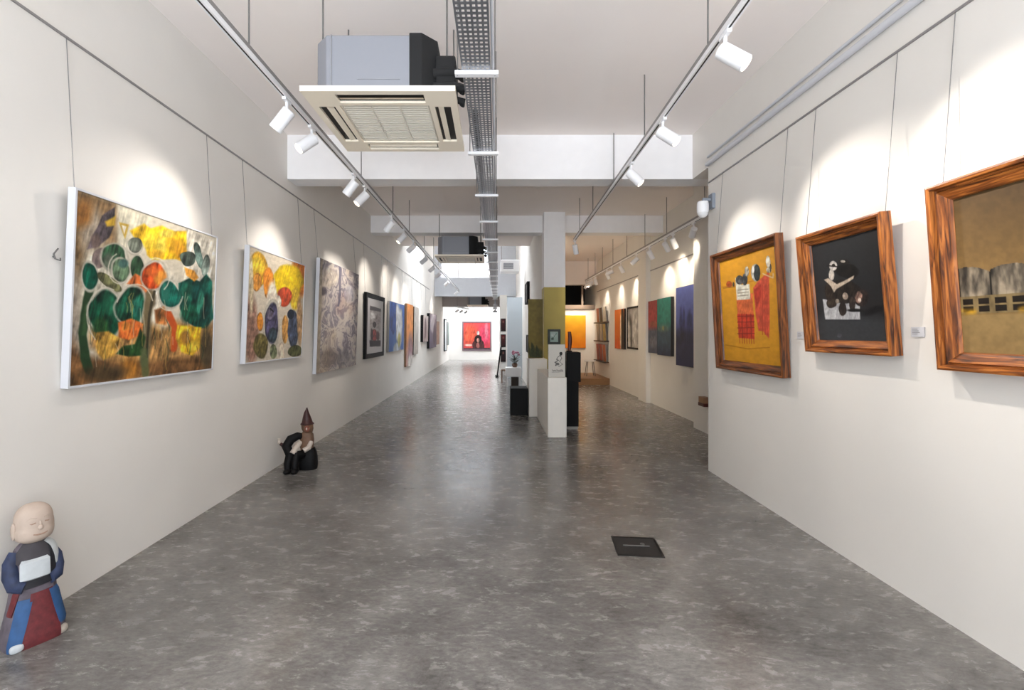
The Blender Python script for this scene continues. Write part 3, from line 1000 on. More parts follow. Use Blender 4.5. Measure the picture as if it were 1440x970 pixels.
# ------------------------------------------------------------------ recessed right wall
BLKE = mat('black_canvas_edge', S(24, 22, 24), 0.6)
picture('R', 7.72, 8.48, 0.92, 2.31, 'tall deep blue canvas with misty spires, nearest on the recessed wall', art_tallblue, None, 'wrap', 0.0, 0.06, (92, 104, 172), (50, 80), wires=False, sc=40, wallx=XRR - 0.002, edge=BLKE)
picture('R', 8.72, 9.44, 1.06, 2.18, 'teal canvas with a glowing light left of the tall blue one', art_teal, None, 'wrap', 0.0, 0.06, (40, 130, 116), (50, 70), wires=False, sc=40, wallx=XRR - 0.002, edge=BLKE)
picture('R', 9.46, 10.0, 1.08, 2.17, 'red over slate grey canvas touching the teal one', art_redblue, None, 'wrap', 0.0, 0.055, (178, 72, 72), (40, 60), wires=False, sc=40, wallx=XRR - 0.002, edge=BLKE)
picture('R', 10.62, 11.62, 1.11, 2.13, 'dark framed grey picture with a curving brush stroke', art_greystroke, None, 'flat', 0.0, 0.045, (168, 164, 160), (40, 50), wires=False, sc=40, wallx=XRR - 0.002, fw=0.045)
picture('R', 11.85, 12.75, 1.08, 2.12, 'orange canvas with a black curved band at right rear', art_orangeblack, None, 'wrap', 0.0, 0.05, (228, 118, 44), (40, 50), wires=False, sc=40, wallx=XRR - 0.002, edge=BLKE)


# front-facing pictures (rotation 0: front towards the camera side)
def front_pic(x0, x1, z0, z1, y, label, art, kind, bg, res, sc=40, t=0.04, fm=None, edge=None, fw=0.05, name='painting', group=None, lean=0.0, cat='painting'):
    W, H = x1 - x0, z1 - z0
    th = thing(name, label, cat, ((x0 + x1) / 2, y, z0), 0, group)
    q = ((0, 0), (100, 0), (100, 100 * H / W), (0, 100 * H / W))
    if kind == 'flat':
        frame_mesh('frame', th, W, H, [(0, 0.002), (0, t), (0.004, t + 0.003), (fw - 0.004, t + 0.003), (fw, t - 0.008), (fw, 0.002)], fm or M_BLACK, lean)
        canvas_mesh('canvas', th, W - 2 * fw + 0.002, H - 2 * fw + 0.002, -t + 0.010, fw - 0.001, lean, art, q, 1, 1, res[0], res[1], bg, sc)
    else:
        MB().box(-W / 2, W / 2, -t, -0.002, 0, H).build('stretcher', edge or M_GREYEDGE, th, xf=Matrix.Rotation(lean, 4, 'X'))
        canvas_mesh('canvas', th, W - 0.004, H - 0.004, -t - 0.0015, 0.002, lean, art, q, 1, 1, res[0], res[1], bg, sc)
    return th


front_pic(-1.66, -0.04, 0.51, 2.13, 26.0, 'red painting of a seated figure on the bright back wall', art_redseat, 'flat', (212, 74, 78), (80, 80), fw=0.07, fm=mat('grey_brown_frame', S(104, 84, 90), 0.5))


def art_yellow(s):
    s.lay(np.clip(s.V * 1.1, 0, 1), (240, 138, 30))
    s.grain(0.03, 0.4)


front_pic(2.02, 3.10, 1.0, 2.08, 15.5, 'yellow to orange canvas on the back wall of the right room', art_yellow, 'wrap', (238, 188, 44), (40, 40), edge=mat('ochre_edge', S(150, 100, 40), 0.7))


def art_inkdrawing(s):
    pts = [(78, 46), (70, 62), (60, 70), (50, 86), (62, 92), (40, 104), (56, 112), (44, 126)]
    s.stroke(pts, 4, (70, 68, 68), 5)
    s.stroke([(70, 60), (82, 84), (66, 100), (84, 118), (60, 130)], 3, (110, 108, 104), 5)
    s.ell(76, 54, 9, 12, (44, 42, 42), w=0.5)
    s.ell(54, 116, 12, 8, (120, 118, 114), w=0.8, soft=0.5)
    for k in range(8):
        s.stroke([(24 + k * 8, 150 + (k * 5) % 7), (30 + k * 8, 156 - (k * 3) % 5)], 4, (120, 116, 112), 2)
    s.stroke([(22, 164), (86, 160)], 3, (150, 146, 140), 2)


front_pic(0.812, 1.058, 0.862, 1.335, 6.80, 'white ink drawing standing on the front of the white low wall', art_inkdrawing, 'wrap', (226, 222, 212), (60, 90), sc=20, t=0.05, edge=mat('olive_grey_edge', S(120, 116, 92), 0.7))


def art_smallpic(s):
    s.ell(40, 40, 30, 30, (206, 226, 220), soft=0.6)
    s.stroke([(20, 90), (50, 60), (80, 20)], 9, (120, 150, 140), 6)
    s.ell(30, 80, 16, 14, (96, 110, 100), soft=0.5)


front_pic(1.07, 1.315, 1.28, 1.57, 9.0, 'small dark framed pale green picture on the olive pillar', art_smallpic, 'flat', (182, 206, 198), (30, 36), sc=30, fw=0.045, t=0.03, fm=mat('dark_green_frame', S(46, 50, 44), 0.5))


def art_olivecanvas(s):
    s.lay(np.clip((s.X - 40) / 60, 0, 1) * 0.35, (70, 58, 24))
    for k in range(14):
        x = 12 + (k * 29) % 76
        s.stroke([(x, 400), (x + (k % 5 - 2) * 6, 300 + (k * 23) % 60)], 8, (54, 62, 34), 4, 0.8)
    s.ell(50, 370, 46, 30, (60, 66, 36), soft=0.6, al=0.7)
    s.grain(0.06, 0.4)


front_pic(0.675, 0.945, 1.035, 2.13, 8.76, 'tall olive green canvas standing on the far white plinth', art_olivecanvas, 'wrap', (132, 116, 54), (30, 60), t=0.06, edge=mat('dark_olive_edge', S(88, 76, 34), 0.7))

# small pictures on the pier, three in a column
for z0, z1, lab, c in ((1.5 + 0.07, 1.5 + 0.58, 'topmost of three dark red pictures stacked on the far white pier', (86, 36, 38)),
                       (0.93, 1.44, 'middle of three dark red pictures stacked on the far white pier', (112, 44, 42)),
                       (0.33, 0.82, 'lowest and darkest of three pictures stacked on the far white pier', (44, 36, 36))):
    front_pic(0.35, 0.55, z0, z1, 18.9, lab, flat_art(0, (52, 30, 32), [(50, 60, 24, 30, (140, 92, 84))]), 'flat', c, (16, 24), fw=0.03, t=0.03, group='small pictures on the far pier')

# framed pieces seen edge-on on the dividing wall
picture('L', 12.4, 13.3, 2.30, 2.87, 'black framed picture high on the dividing wall', flat_art(0, (60, 56, 54)), None, 'flat', 0.0, 0.07, (80, 76, 72), (16, 16), wires=False, wallx=None, name='painting', fw=0.05).location = (XD, 12.85, 2.30)
bpy.context.view_layer.update()
for o in [x for x in COL.objects if x.get('label') == 'black framed picture high on the dividing wall']:
    o.rotation_euler = (0, 0, -PI / 2)
pp = picture('R', 12.2, 12.9, 0.98, 1.45, 'dark picture low on the dividing wall behind the olive canvas', flat_art(0, (50, 46, 44)), None, 'flat', 0.0, 0.06, (70, 64, 60), (16, 16), wires=False, wallx=XD, fw=0.05)


# ------------------------------------------------------------------ low walls, plinths and pieces in the middle
def plinth(name, x0, x1, y0, y1, z1, m, label, cat='plinth', toe=0.0):
    th = thing(name, label, cat, ((x0 + x1) / 2, (y0 + y1) / 2, 0))
    w, d = (x1 - x0) / 2, (y1 - y0) / 2
    MB().box(-w, w, -d, d, toe, z1).build('body', m, th, bevel=0.006)
    return th


plinth('low_wall', 0.80, 1.07, 6.70, 8.28, 0.86, M_PLINTH, 'long white low wall in front of the pillar, carrying the ink drawing', 'low wall')
plinth('plinth', 0.665, 0.985, 8.36, 8.95, 1.03, M_PLINTH, 'tall white plinth under the olive canvas')
th = plinth('plinth', 0.336, 0.655, 8.50, 8.90, 0.49, M_BLACK, 'low black cube plinth left of the white plinth')
th = thing('plinth', 'tall black plinth right of the white low wall, carrying a wooden carving', 'plinth', (1.255, 7.36, 0))
MB().box(-0.085, 0.085, -0.09, 0.09, 0.0, 0.05).build('foot', mat('pale_grey_foot', S(168, 164, 156), 0.6), th)
MB().box(-0.10, 0.085, -0.13, 0.15, 0.05, 0.74).build('lower_body', M_BLACK, th, bevel=0.004)
MB().box(-0.10, 0.115, -0.15, 0.16, 0.74, 1.20).build('upper_body', M_BLACK, th, bevel=0.006)
cv = MB()
rings = []
for i in range(9):
    f = i / 8
    z = 0.02 + 0.30 * f
    cx = 0.014 * math.sin(f * 3)
    w_ = 0.026 * (0.7 + 0.6 * math.sin(0.4 + f * 2.3))
    rings.append([(cx + w_ * math.cos(a), 0.035 * math.sin(a), z) for a in [2 * PI * j / 14 for j in range(14)]])
th = thing('wood_carving', 'slim dark red wooden carving on the tall black plinth', 'carving', (1.21, 7.34, 1.20))
cv.loft(rings)
cv.build('figure', mat('dark_red_wood', S(84, 32, 22), 0.4), th, smooth=True)
MB().box(-0.04, 0.04, -0.045, 0.045, 0.0, 0.022).build('base', M_BLACK, th)

# black leaning board far back
th = thing('display_board', 'tall narrow black board leaning beside the far pier', 'board', (0.17, 15.95, 0))
b = MB().box(-0.02, 0.02, -0.28, 0.28, 0.03, 1.02)
b.build('panel', M_BLACK, th, xf=Matrix.Rotation(0.13, 4, 'Y'))
for y in (-0.22, 0.22):
    MB().box(-0.06, 0.05, y - 0.02, y + 0.02, 0.0, 0.05).build('foot', M_BLACK, th)

# white low table with flower arrangement, stool
th = thing('side_table', 'low white table with deep apron in front of the blue grey screen', 'table', (0.60, 13.2, 0))
MB().box(-0.22, 0.22, -0.2, 0.2, 0.28, 0.53).build('tabletop', M_WHITE, th, bevel=0.01)
for sx in (-1, 1):
    for sy in (-1, 1):
        MB().box(sx * 0.18 - 0.018, sx * 0.18 + 0.018, sy * 0.16 - 0.018, sy * 0.16 + 0.018, 0, 0.28).build('leg', M_WHITE, th)
th = thing('storage_box', 'dark brown box on the floor under the low white table', 'box', (0.64, 13.2, 0))
MB().box(-0.1, 0.1, -0.1, 0.1, 0, 0.22).build('body', mat('dark_brown_box', S(58, 44, 36), 0.6), th, bevel=0.006)
MB().box(-0.105, 0.105, -0.105, 0.105, 0.22, 0.25).build('lid', mat('dark_brown_box', S(58, 44, 36), 0.6), th, bevel=0.004)
th = thing('flower_arrangement', 'pink and purple flowers with dark leaves on the low white table', 'flowers', (0.64, 13.2, 0.53))
MB().lathe([(0.05, 0.0), (0.075, 0.03), (0.085, 0.08), (0.06, 0.12)], 20).build('bowl', mat('brown_glaze', S(96, 70, 54), 0.35), th, smooth=True)
lf = MB()
fl = MB()
for k in range(22):
    a = k * 2.4
    r = 0.05 + 0.10 * random.random()
    h = 0.16 + 0.22 * random.random()
    p = Vector((r * math.cos(a), r * math.sin(a), h))
    d = Vector((math.cos(a), math.sin(a), 0.5)).normalized()
    s_ = Vector((-math.sin(a), math.cos(a), 0)) * 0.022
    q = p - d * 0.1
    lf.loft([[q, q + Vector((0, 0, .002)), q + Vector((0, 0, .003))], [p - s_, p + Vector((0, 0, .006)), p + s_], [p + d * 0.1, p + d * 0.1 + Vector((0, 0, .002)), p + d * 0.1 + Vector((0, 0, .003))]])
    lf.tube([(0, 0, 0.1), p * 0.6, p], 0.003, 5)
lf.build('foliage', mat('dark_leaf', S(38, 48, 30), 0.5), th)
for k in range(14):
    a = k * 2.1
    r = 0.03 + 0.09 * random.random()
    fl.ellipsoid((r * math.cos(a), r * math.sin(a), 0.34 + 0.12 * random.random()), (0.035, 0.035, 0.028), 10, 6)
fl.build('blossoms', mat('pink_petals', S(176, 118, 138), 0.6, noise=0.2, nscale=30), th, smooth=True)
th = thing('stool', 'small brown wooden stool left of the low white table', 'stool', (0.36, 14.1, 0))
MB().box(-0.085, 0.085, -0.085, 0.085, 0.36, 0.40).build('seat', mat('brown_wood', S(112, 82, 62), 0.5), th, bevel=0.005)
for sx in (-1, 1):
    for sy in (-1, 1):
        MB().box(sx * 0.065 - 0.015, sx * 0.065 + 0.015, sy * 0.065 - 0.015, sy * 0.065 + 0.015, 0, 0.36).build('leg', mat('brown_wood', S(112, 82, 62), 0.5), th)

# wall rack with small canvases, at right rear on the platform
th = thing('shelf_rack', 'dark three shelf wall rack at right rear holding small canvases', 'shelf', (XRR, 14.2, 0))
MB().box(-0.02, -0.001, -0.68, 0.68, 0.62, 2.34).build('back_panel', M_WALL, th)
for z in (0.66, 1.27, 1.83):
    MB().box(-0.16, -0.02, -0.70, 0.70, z - 0.035, z).build('shelf', mat('dark_shelf', S(66, 50, 44), 0.5), th)
cols = [((206, 110, 62), 'orange'), ((226, 216, 196), 'cream'), ((186, 84, 60), 'rust red'), ((206, 200, 186), 'pale grey'), ((216, 190, 120), 'sandy'), ((96, 70, 52), 'brown')]
pats = [(0, 5, 1), (3, 1, 4), (2, 2, 0)]
tiers = ('bottom', 'middle', 'top')
for ti, z in enumerate((0.66, 1.27, 1.83)):
    for ci in range(3):
        c, cn = cols[pats[2 - ti][ci]]
        pos = ('far end', 'middle', 'near end')[ci]
        y = 14.2 + 0.42 - ci * 0.42
        picture('R', y - 0.17, y + 0.17, z, z + (0.5 if ti < 2 else 0.44), '%s small canvas at the %s of the %s shelf of the wall rack' % (cn, pos, tiers[ti]), flat_art(0, tuple(int(v * 0.86) for v in c)), None, 'wrap', 0.06, 0.03, c, (10, 10), wires=False, sc=40, wallx=XRR - 0.045, group='small canvases on the wall rack')
th = thing('stool', 'white seated metal stool on the platform under the wall rack', 'stool', (3.02, 14.4, 0.18))
MB().lathe([(0.02, 0.44), (0.17, 0.44), (0.18, 0.455), (0.17, 0.48), (0.02, 0.485)], 24).build('seat', M_WHITE, th, smooth=True)
for k in range(4):
    a = PI / 4 + k * PI / 2
    MB().tube([(0.12 * math.cos(a), 0.12 * math.sin(a), 0.445), (0.19 * math.cos(a), 0.19 * math.sin(a), 0.0)], 0.011, 8).build('leg', M_ROD, th)
# small wall shelf block beyond the near wall corner
th = thing('wall_shelf', 'small tan and dark red shelf block by the right wall corner', 'shelf', (3.20, 6.93, 0.415))
MB().box(-0.10, -0.001, -0.09, 0.09, 0.05, 0.135).build('block', mat('tan_wood', S(152, 112, 84), 0.5), th, bevel=0.004)
MB().box(-0.105, -0.001, -0.095, 0.095, 0.0, 0.05).build('underside', mat('dark_red_lacquer', S(70, 18, 20), 0.4), th, bevel=0.004)

# ------------------------------------------------------------------ floor hatch
th = thing('floor_hatch', 'square black metal hatch set in the concrete floor', 'hatch', (1.015, 3.28, 0), -0.10)
fr = MB()
for (x0, x1, y0, y1) in ((-0.155, 0.155, -0.15, -0.135), (-0.155, 0.155, 0.135, 0.15), (-0.155, -0.14, -0.135, 0.135), (0.14, 0.155, -0.135, 0.135)):
    fr.box(x0, x1, y0, y1, 0.0, 0.005)
fr.build('rim', mat('dark_iron', S(34, 31, 29), 0.55, metal=0.4), th)
MB().box(-0.14, 0.14, -0.135, 0.135, 0.0, 0.003).build('cover', mat('black_iron', S(30, 28, 27), 0.6, noise=0.2, nscale=30), th)
hd = MB()
hd.box(-0.09, 0.09, 0.0, 0.012, 0.003, 0.007)
hd.lathe([(0.016, 0.003), (0.016, 0.009), (0.008, 0.011)], 16, (0.045, 0.03, 0))
hd.build('handle', M_ROD, th, smooth=True)


# ------------------------------------------------------------------ cassette air conditioners
def aircon(label, loc):
    th = thing('air_conditioner', label, 'air conditioner', loc, 0, 'cassette air conditioners')
    H = 0.475
    # panel frame ring with four slots around a central grille (front edge is -y)
    p = MB()
    xs = [-H, -0.405, -0.345, -0.29, 0.29, 0.345, 0.405, H]

    def rect(x0, x1, y0, y1):
        p.box(x0, x1, y0, y1, 0.0, 0.022)
    a, b_, l = 0.325, 0.430, 0.275
    rect(-H, H, -H, -b_)
    rect(-H, H, b_, H)
    rect(-H, -b_, -b_, b_)
    rect(b_, H, -b_, b_)
    for s_ in (-1, 1):
        y0, y1 = sorted((s_ * a, s_ * b_))
        rect(-b_, -l, y0, y1)
        rect(l, b_, y0, y1)
        rect(y0, y1, -a, -l)
        rect(y0, y1, l, a)
    rect(-a, a, -a, -0.292); rect(-a, a, 0.292, a)
    rect(-a, -0.292, -0.292, 0.292); rect(0.292, a, -0.292, 0.292)
    p.box(-H, H, -H, H, 0.022, 0.034)
    p.build('panel', M_CREAM, th)
    g = MB()
    g.box(-0.292, 0.292, -0.292, 0.292, 0.012, 0.02)
    for i in range(20):
        y = -0.276 + i * 0.028
        g.box(-0.28, 0.28, y, y + 0.014, 0.008, 0.012)
    for x in (-0.3, -0.1, 0.1, 0.3):
        g.box(x * 0.93 - 0.004, x * 0.93 + 0.004, -0.285, 0.285, 0.007, 0.013)
    g.build('grille', M_GRILLE, th)
    for k in range(4):
        ang = k * PI / 2
        v = MB()
        v.box(-l, l, -b_, -a, 0.016, 0.0215)
        v.build('air_slot', M_DARK, th, xf=Matrix.Rotation(ang, 4, 'Z'))
        v = MB()
        v.quad((-l + 0.01, -b_ + 0.046, 0.002), (l - 0.01, -b_ + 0.046, 0.002), (l - 0.01, -a - 0.02, 0.014), (-l + 0.01, -a - 0.02, 0.014))
        v.quad((-l + 0.01, -b_ + 0.046, 0.005), (l - 0.01, -b_ + 0.046, 0.005), (l - 0.01, -a - 0.02, 0.017), (-l + 0.01, -a - 0.02, 0.017))
        v.build('louvre', M_CREAM, th, xf=Matrix.Rotation(ang, 4, 'Z'))
    # body: chamfered box
    r, c = 0.385, 0.085
    bx = -0.045    # the body sits a little left of the panel's centre
    oct_ = [(x + bx, y) for x, y in ((-r + c, -r), (r - c, -r), (r, -r + c), (r, r - c), (r - c, r), (-r + c, r), (-r, r - c), (-r, -r + c))]
    bd = MB()
    bd.loft([[(x, y, 0.034) for x, y in oct_], [(x, y, 0.395) for x, y in oct_], [((x - bx) * 0.97 + bx, y * 0.97, 0.405) for x, y in oct_]])
    bd.build('body', M_STEELG, th, bevel=0.006)
    sm = MB()
    sm.box(-r + c + bx + 0.03, -r + c + bx + 0.036, -r - 0.004, -r, 0.04, 0.40)
    sm.box(-r + c + bx, r - c + bx, -r - 0.004, -r, 0.07, 0.078)
    sm.box(-0.15, 0.12, -r - 0.003, -r, 0.12, 0.124)
    sm.build('seam', M_STEEL, th)
    # black insulated service cover on the right front corner
    k_ = MB()
    ins = [(x + bx, y) for x, y in ((0.225, -r - 0.008), (r - c + 0.003, -r - 0.008), (r + 0.008, -r + c - 0.003), (r + 0.008, r - c), (0.32, r - c), (0.225, -r + 0.02))]
    k_.loft([[(x, y, 0.036) for x, y in ins], [(x, y, 0.41) for x, y in ins]])
    k_.build('service_cover', M_BLACKF, th, bevel=0.004)
    MB().box(r + bx, r + 0.08, -0.34, -0.10, 0.10, 0.30).build('drain_box', M_BLACKF, th, bevel=0.01)
    for j, (z, y, rr) in enumerate(((0.19, -0.32, 0.032), (0.10, -0.33, 0.028), (0.05, -0.26, 0.022))):
        x1 = 0.50
        MB().tube([(r - 0.06, y, z), (r + 0.06, y - 0.01, z + 0.004), (r + 0.13, y, z - 0.01), (x1, y + 0.02, z - 0.02)], rr, 12).build('insulated_pipe', M_BLACKF, th, smooth=True)
    for sx in (-1, 1):
        for sy in (-1, 1):
            br = MB()
            br.tube([(sx * 0.405, sy * 0.27, 0.10), (sx * 0.405, sy * 0.27, CEIL - loc[2])], 0.006, 8)
            br.box(min(sx * 0.38, sx * 0.42), max(sx * 0.38, sx * 0.42), sy * 0.27 - 0.02, sy * 0.27 + 0.02, 0.085, 0.1)
            br.build('hanger_rod', M_ROD, th, smooth=True)
    return th


ac = aircon('large ceiling cassette air conditioner nearest, left of the cable tray', (-0.70, 3.325, 2.975))
a2 = dup(ac)
a2.location = (-0.63, 9.45, 2.975)
a2['label'] = 'second cassette air conditioner hung below the far white beam'
a3 = dup(ac)
a3.location = (-0.66, 21.6, 2.74)
a3['label'] = 'farthest cassette air conditioner, before the bright back wall'
# white unit in the light well
th = thing('air_conditioner', 'small white air conditioner in the light well right of the cable tray', 'air conditioner', (0.54, 14.3, 3.34))
MB().box(-0.28, 0.28, -0.25, 0.25, 0.0, 0.36).build('body', M_WHITE, th, bevel=0.015)
gl = MB()
for i in range(6):
    gl.box(-0.2, 0.1, -0.262, -0.248, 0.09 + i * 0.03, 0.108 + i * 0.03)
gl.build('grille', M_STEELG, th)
for sx in (-1, 1):
    MB().tube([(sx * 0.25, 0, 0.36), (sx * 0.25, 0, 5.5 - 3.34)], 0.006, 8).build('hanger_rod', M_ROD, th)

# ------------------------------------------------------------------ perforated cable tray
TZ = 3.0
TW = 0.155


def tx(y):
    return -0.098 + (y - 2.1) * 0.0125


th = thing('cable_tray', 'long perforated steel cable tray hung down the middle of the ceiling', 'cable tray', (0, 0, 0))
mb = MB()
Y0, Y1 = 1.0, 20.9
# perforated bottom: nx holes across, real openings
ncol = 6
pitch = 0.034
rows = int((Y1 - Y0) / pitch)
cw = TW / ncol
V, F = [], []
for r in range(rows):
    y = Y0 + r * pitch
    for c in range(ncol):
        x0 = -TW / 2 + c * cw
        n = len(V)
        hx, hy = cw * 0.23, pitch * 0.27
        o4 = [(x0, y), (x0 + cw, y), (x0 + cw, y + pitch), (x0, y + pitch)]
        i4 = [(x0 + hx, y + hy), (x0 + cw - hx, y + hy), (x0 + cw - hx, y + pitch - hy), (x0 + hx, y + pitch - hy)]
        V += [(px + tx(py), py, TZ) for px, py in o4 + i4]
        for q in range(4):
            F.append((n + q, n + (q + 1) % 4, n + 4 + (q + 1) % 4, n + 4 + q))
mb.v, mb.f, mb.uv = V, F, [None] * len(F)
bt = mb.build('perforated_base', M_STEEL, th)
sd = bt.modifiers.new('thick', 'SOLIDIFY')
sd.thickness = 0.002
for s_ in (-1, 1):
    x = s_ * TW / 2
    fb = MB()
    xo = x + s_ * 0.004
    pts0 = [(min(x, xo), TZ), (max(x, xo), TZ), (max(x, xo), TZ + 0.05), (min(x, xo), TZ + 0.05)]
    fb.loft([[(px + tx(Y0), Y0, pz) for px, pz in pts0], [(px + tx(Y1), Y1, pz) for px, pz in pts0]])
    fb.build('side_flange', M_STEEL, th)
ys = [2.68 + 1.19 * i for i in range(16)]
for y in ys:
    if y > Y1:
        break
    c = tx(y)
    MB().box(c - TW / 2 - 0.045, c + TW / 2 + 0.05, y - 0.02, y + 0.02, TZ - 0.026, TZ - 0.002).build('bracket', M_WHITE, th, bevel=0.003)
    zt = CEIL if (y < 12.5 or y > 19.9) else 5.5
    if 14.8 < y < 19.9:
        continue
    for s_ in (-1, 1):
        MB().tube([(c + s_ * (TW / 2 + 0.03), y, TZ - 0.026), (c + s_ * (TW / 2 + 0.03), y, zt)], 0.004, 8).build('hanger_rod', M_ROD, th)
MB().tube([(tx(Y0) + TW / 2 + 0.018, Y0, TZ + 0.02), (tx(Y1) + TW / 2 + 0.018, Y1, TZ + 0.02)], 0.009, 8).build('conduit', M_FRAMEW, th, smooth=True)
cb = MB()
cb.tube([(tx(y) - 0.03, y, TZ + 0.022) for y in (3.2, 6, 9.2, 13, 17, 20.8)], 0.018, 10)
cb.build('insulated_pipe', mat('grey_foam', S(84, 84, 86), 0.8), th, smooth=True)
# feed pipes that dip from the first air conditioner into the tray
th = thing('sensor_unit', 'small white boxed unit hanging below the far end of the cable tray', 'sensor', (tx(20.6), 20.6, 2.40))
for z in (0.0, 0.14, 0.28):
    MB().box(-0.10, 0.10, -0.05, 0.05, z, z + 0.09).build('box', M_FRAMEW, th, bevel=0.008)
MB().box(-0.03, 0.03, -0.02, 0.02, 0.0, 0.575).build('bracket', M_STEEL, th)


# ------------------------------------------------------------------ lighting tracks
def track(label, p0, p1, rods, z):
    th = thing('light_track', label, 'light track', (0, 0, 0), 0, 'suspended light tracks')
    a, b = Vector((p0[0], p0[1], z)), Vector((p1[0], p1[1], z))
    d = (b - a).normalized()
    s_ = Vector((d.y, -d.x, 0))

    def bar(w0, w1, z0, z1):
        m_ = MB()
        m_.loft([[q + s_ * w0 + Vector((0, 0, z0)), q + s_ * w1 + Vector((0, 0, z0)), q + s_ * w1 + Vector((0, 0, z1)), q + s_ * w0 + Vector((0, 0, z1))] for q in (a, b)])
        return m_
    bar(-0.018, 0.018, 0.0, 0.032).build('rail', M_WHITE, th)
    bar(-0.005, 0.005, -0.0015, 0.0).build('slot', M_DARK, th)
    bar(-0.014, 0.014, 0.032, 0.066).build('carrier_channel', M_RAILG, th)
    for y, zt in rods:
        f = (y - p0[1]) / (p1[1] - p0[1])
        x = p0[0] + (p1[0] - p0[0]) * f
        MB().tube([(x, y, z + 0.05), (x, y, zt)], 0.0055, 8).build('suspension_rod', M_ROD, th)
    return th


TRZ = 3.20
TL0, TL1 = (-1.54, -2.0), (-1.36, 19.3)
TR0, TR1 = (1.16, -2.0), (1.535, 8.75)
TB0, TB1 = (3.0, 5.9), (3.0, 15.0)
track('left suspended light track running the length of the hall', TL0, TL1, [(0.6, CEIL), (2.88, CEIL), (5.28, CEIL), (6.9, CEIL), (8.2, CEIL), (9.9, CEIL), (11.4, CEIL), (12.3, CEIL)], TRZ)
track('short right suspended light track ending before the pillar', TR0, TR1, [(0.6, CEIL), (2.88, CEIL), (4.22, CEIL), (5.45, CEIL), (6.8, CEIL), (8.06, CEIL)], TRZ)
track('light track along the recessed right wall of the side room', TB0, TB1, [(6.6, CEIL), (8.03, CEIL), (9.17, CEIL), (10.4, CEIL), (11.6, CEIL), (12.7, CEIL), (13.6, CEIL), (14.6, CEIL)], 3.14)
track('short rear light track before the bright back wall', (-1.62, 20.4), (-1.1, 22.5), [(20.7, CEIL), (22.2, CEIL)], 2.62)


def lerp_x(p0, p1, y):
    return p0[0] + (p1[0] - p0[0]) * (y - p0[1]) / (p1[1] - p0[1])


def lamp_meshes():
    root = thing('track_light', 'x', 'spotlight')
    MB().box(-0.014, 0.014, -0.05, 0.05, -0.022, 0.0).build('adapter', M_WHITE, root, bevel=0.003)
    MB().tube([(0, 0, -0.02), (0, 0, -0.11)], 0.011, 10).build('stem', M_WHITE, root, smooth=True)
    body = MB()
    R = 0.047
    body.lathe([(0.012, 0.066), (R - 0.008, 0.066), (R, 0.058), (R, -0.108), (R - 0.006, -0.112), (R - 0.006, -0.095), (0.004, -0.095)], 28)
    bo = body.build('lamp_body', M_WHITE, root, smooth=True)
    bo.location = (0, 0, -0.11)
    MB().lathe([(0.002, -0.0945), (R - 0.008, -0.0945), (R - 0.008, -0.0955), (0.002, -0.0955)], 20).build('lens', M_LENS, bo, smooth=True)
    return root


LAMP = lamp_meshes()
LAMP_USED = [False]
ORD = ['nearest', 'second', 'third', 'fourth', 'fifth', 'sixth', 'seventh', 'eighth', 'ninth', 'tenth', 'eleventh', 'twelfth', 'thirteenth']


def put_lamp(x, y, z, aim, label, group, watts, cone=74, rz=0.0, blend=0.95, col=(1.0, 0.92, 0.83)):
    if LAMP_USED[0]:
        r = dup(LAMP)
        for b_ in [c for c in r.children_recursive if c.type == 'LIGHT']:
            bpy.data.objects.remove(b_)
    else:
        r = LAMP
        LAMP_USED[0] = True
    r.location = (x, y, z)
    r.rotation_euler = (0, 0, rz)
    r['label'] = label
    r['group'] = group
    body = [c for c in r.children if c.name.startswith('lamp_body')][0]
    d = Vector(aim).normalized()
    q = d.to_track_quat('-Z', 'Y')
    if rz:
        q = Matrix.Rotation(-rz, 3, 'Z').to_quaternion() @ q
    body.rotation_mode = 'QUATERNION'
    body.rotation_quaternion = q
    # the body is held at its back third: shift it along its own axis
    body.location = Vector((0, 0, -0.11)) + (Matrix.Rotation(-rz, 3, 'Z') @ d) * 0.03
    if watts > 0:
        ld = bpy.data.lights.new('spot', 'SPOT')
        ld.energy = watts
        ld.color = col
        ld.spot_size = math.radians(cone)
        ld.spot_blend = blend
        ld.shadow_soft_size = 0.03
        lo = bpy.data.objects.new('spot', ld)
        COL.objects.link(lo)
        lo.parent = body
        lo.location = (0, 0, -0.116)
    return r


LW = 40
left = [(3.40, (-.95, .05, -1.15)), (3.86, (-.95, -.75, -1.1)), (5.00, (-.95, .1, -1.2)), (5.42, (-.95, -.5, -1.2)), (6.80, (-.95, .25, -1.2)), (7.70, (-.95, -.5, -1.2)), (8.6, (-.95, .3, -.8)),
        (10.1, (-.9, .5, -.6)), (11.4, (-.95, .35, -.75)), (12.6, (-.95, .3, -.75)), (14.8, (-.9, .5, -.7)), (18.3, (-.9, .3, -.7))]
for i, (y, aim) in enumerate(left):
    put_lamp(lerp_x(TL0, TL1, y), y, TRZ, aim, '%s white spotlight from the front on the left light track' % ORD[i], 'spotlights on the left track', LW * 0.88 if y < 6 else LW * 1.35)
right = [(2.65, (.95, -.55, -.98)), (3.72, (.9, -.7, -1.0)), (4.68, (.9, -.4, -1.1)), (8.62, (.2, .3, -.8))]
for i, (y, aim) in enumerate(right):
    put_lamp(lerp_x(TR0, TR1, y), y, TRZ, aim, '%s white spotlight from the front on the short right light track' % ORD[i], 'spotlights on the right track', (85, 85, 70, 34)[i], cone=70, blend=0.85)
